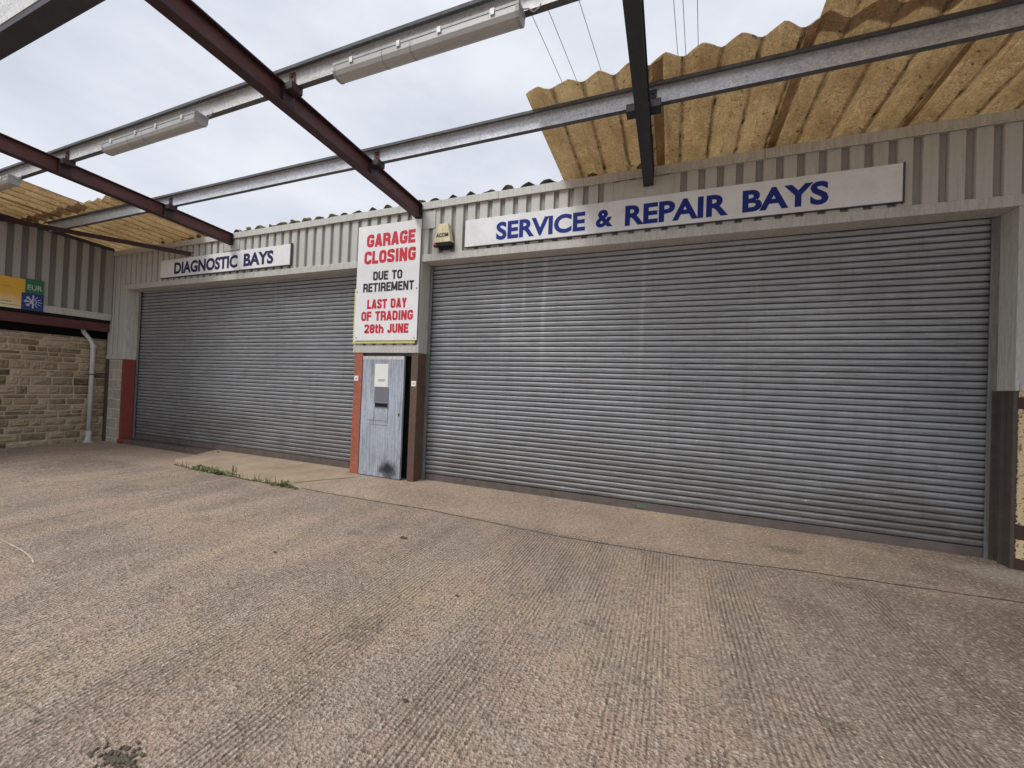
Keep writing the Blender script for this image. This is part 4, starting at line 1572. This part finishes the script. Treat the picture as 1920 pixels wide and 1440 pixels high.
bar(cy_, cz - 0.135, cy_, cz + 0.135, 0.022)
for a in (135, 180, 225):
    r = math.radians(a)
    e = (cy_ + 0.125 * math.cos(r), cz + 0.125 * math.sin(r))
    bar(cy_, cz, *e, 0.022)
    for da in (-35, 35):
        m0 = (cy_ + 0.075 * math.cos(r), cz + 0.075 * math.sin(r))
        rr = math.radians(a + da)
        bar(*m0, m0[0] + 0.045 * math.cos(rr), m0[1] + 0.045 * math.sin(rr), 0.014)
for a0 in range(-90, 90, 20):
    r0, r1 = math.radians(a0), math.radians(a0 + 20)
    bar(cy_ + 0.05 * math.cos(r0), cz + 0.05 * math.sin(r0), cy_ + 0.05 * math.cos(r1), cz + 0.05 * math.sin(r1), 0.014)
for a in (-62, -30, 0, 30, 62):
    r = math.radians(a)
    bar(cy_ + 0.07 * math.cos(r), cz + 0.07 * math.sin(r), cy_ + 0.125 * math.cos(r), cz + 0.125 * math.sin(r), 0.012)
mb.build("symbol", MT['ice'], bb)

# paper on the door, small plates on the posts
pn = thing("paper_notice", (-4.34, -0.03, 1.45), "white paper notice taped to the blue grey door", "notice")
mb = MB()
dbox(mb, -4.475, -4.205, -0.0185, -0.0160, 1.450, 1.820)
mb.build("sheet", MT['paper'], pn)
mb = MB()
random.seed(3)
for zc in (1.545, 1.565):
    xk = -4.40
    while xk < -4.27:
        w = random.uniform(0.01, 0.028)
        dbox(mb, xk, xk + w, -0.0205, -0.0192, zc - 0.006, zc + 0.006)
        xk += w + 0.008
mb.build("print", MT['scratch'], pn)
for xc, zc, lab in ((-4.875, 1.575, "small white plate on the orange post"), (-3.735, 1.522, "small white plate on the brown post")):
    pl = thing("post_plate", (xc, -0.004, zc), lab, "plate", "small plates on the posts")
    bx("plate", MT['paper'], pl, xc - 0.042, xc + 0.042, -0.006, -0.0015, zc - 0.042, zc + 0.042)
    bx("mark", MT['orange'], pl, xc - 0.016, xc + 0.020, -0.0085, -0.0065, zc - 0.010, zc + 0.004)

# ================================================================ weeds in the joint
def weed(x, y, r, hgt, nb, leafy, seed, label, dry=False, stalk=False):
    rnd = random.Random(seed)
    z0 = 0.0 if x > -8.3 and y > -1.3 else ground_z(x, y)
    o = thing("weed", (x, y, z0), label, "weed", "weeds along the slab joint")
    mb = MB()
    for k in range(int(nb * 0.5)):
        a = rnd.uniform(0, 2 * math.pi)
        px, py = x + rnd.gauss(0, r * 0.55) * 1.5, y + rnd.gauss(0, r * 0.14)
        L = hgt * rnd.choice([0.25, 0.35, 0.45, 0.55, 0.85]) * rnd.uniform(0.8, 1.1)
        lean = rnd.uniform(0.2, 1.0) * (1.5 if leafy else 0.8)
        w = (0.019 if leafy else 0.005) * rnd.uniform(0.7, 1.4)
        d = Vector((math.cos(a), math.sin(a), 0))
        s = Vector((-d.y, d.x, 0))
        P, N = [], 5
        for i in range(N + 1):
            t = i / N
            P.append(Vector((px, py, z0)) + d * (L * lean * t * (0.4 + 0.6 * t)) + Vector((0, 0, L * (t - 0.35 * lean * t * t))))
        ob = len(mb.v)
        for i, q in enumerate(P):
            t = i / N
            ww = w * ((math.sin(math.pi * min(1, t * 0.9 + 0.1)) ** 0.7) if leafy else (1 - t) ** 0.6 + 0.05)
            mb.v.append(tuple(q + s * ww))
            mb.v.append(tuple(q - s * ww + Vector((0, 0, 0.2 * ww))))
        for i in range(N):
            mb.f.append((ob + 2 * i, ob + 2 * i + 1, ob + 2 * i + 3, ob + 2 * i + 2))
    mb.build("foliage", MT['leaf_dry'] if dry else MT['leaf'], o)
    if stalk:
        mb = MB()
        for k in range(3):
            bx0 = x + rnd.uniform(-0.03, 0.06)
            top = Vector((bx0 + rnd.uniform(-0.05, 0.08), y + rnd.uniform(-.03, .03), z0 + hgt * rnd.uniform(0.9, 1.4)))
            mb.tube([(bx0, y, z0), ((bx0 + top.x) / 2 + 0.01, y, z0 + hgt * 0.8), tuple(top)], 0.0028, 5, 0.0015)
            for j in range(5):
                t = 0.5 + 0.1 * j
                q = Vector((bx0, y, z0)).lerp(top, t)
                mb.lump((q.x, q.y, q.z), (0.005, 0.005, 0.009), j + k)
        mb.build("stalk", MT['stem'], o)
    return o


W = [(-7.47, -1.055, 0.13, 0.13, 46, False, "sparse dry weed at the far end of the slab joint", True, False),
     (-6.87, -1.075, 0.20, 0.15, 120, True, "broad bright green weed in the slab joint", False, False),
     (-6.50, -1.09, 0.20, 0.14, 110, True, "low green weed beside the stalked weed", False, False),
     (-6.14, -1.105, 0.15, 0.14, 60, False, "weed with a brown seed stalk in the slab joint", True, True),
     (-5.70, -1.12, 0.07, 0.07, 24, True, "tiny weed tuft midway along the slab joint", True, False),
     (-5.42, -1.135, 0.14, 0.17, 70, False, "upright grassy weed toward the orange post", False, False),
     (-5.02, -1.15, 0.15, 0.15, 80, True, "dark leafy weed at the end of the joint toward the orange post", False, False),
     (-8.40, 0.09, 0.07, 0.22, 50, True, "olive weed growing against the foot of the shutter", True, False),
     (-8.42, -2.48, 0.06, 0.06, 18, False, "lone weed sprig out on the bare yard", True, False)]
for i, (x, y, r, h, nb, lf, lab, dry, stk) in enumerate(W):
    weed(x, y, r, h, nb, lf, 40 + i, lab, dry, stk)

# loose bits on the yard
for i, (x, y, r, lab) in enumerate(((-2.38, -1.97, 0.026, "dark stone chip on the concrete in front of the door"), (-3.15, -2.74, 0.013, "small dark stone chip on the bare concrete"),
                                    (-1.125, -3.642, 0.011, "small dark stone chip, closest one to the viewer"), (-1.377, -2.691, 0.012, "small dark stone chip toward the streaked shutter"))):
    mb = MB()
    mb.lump((x, y, r * 0.35), (r * 1.6, r * 0.7, r * 0.5), i + 2, amp=0.5)
    tag(mb.build("stone_chip", MT['stonechip']), lab, "stone", "stone chips on the yard")
mb = MB()
random.seed(9)
for k in range(90):
    mb.lump((-1.95 + random.gauss(0, 0.055), -4.34 + random.gauss(0, 0.022), 0.004), (random.uniform(0.004, 0.013), random.uniform(0.004, 0.010), 0.005), k, amp=0.5)
mo = mb.build("moss_patch", MT['moss'])
mo['kind'] = 'stuff'
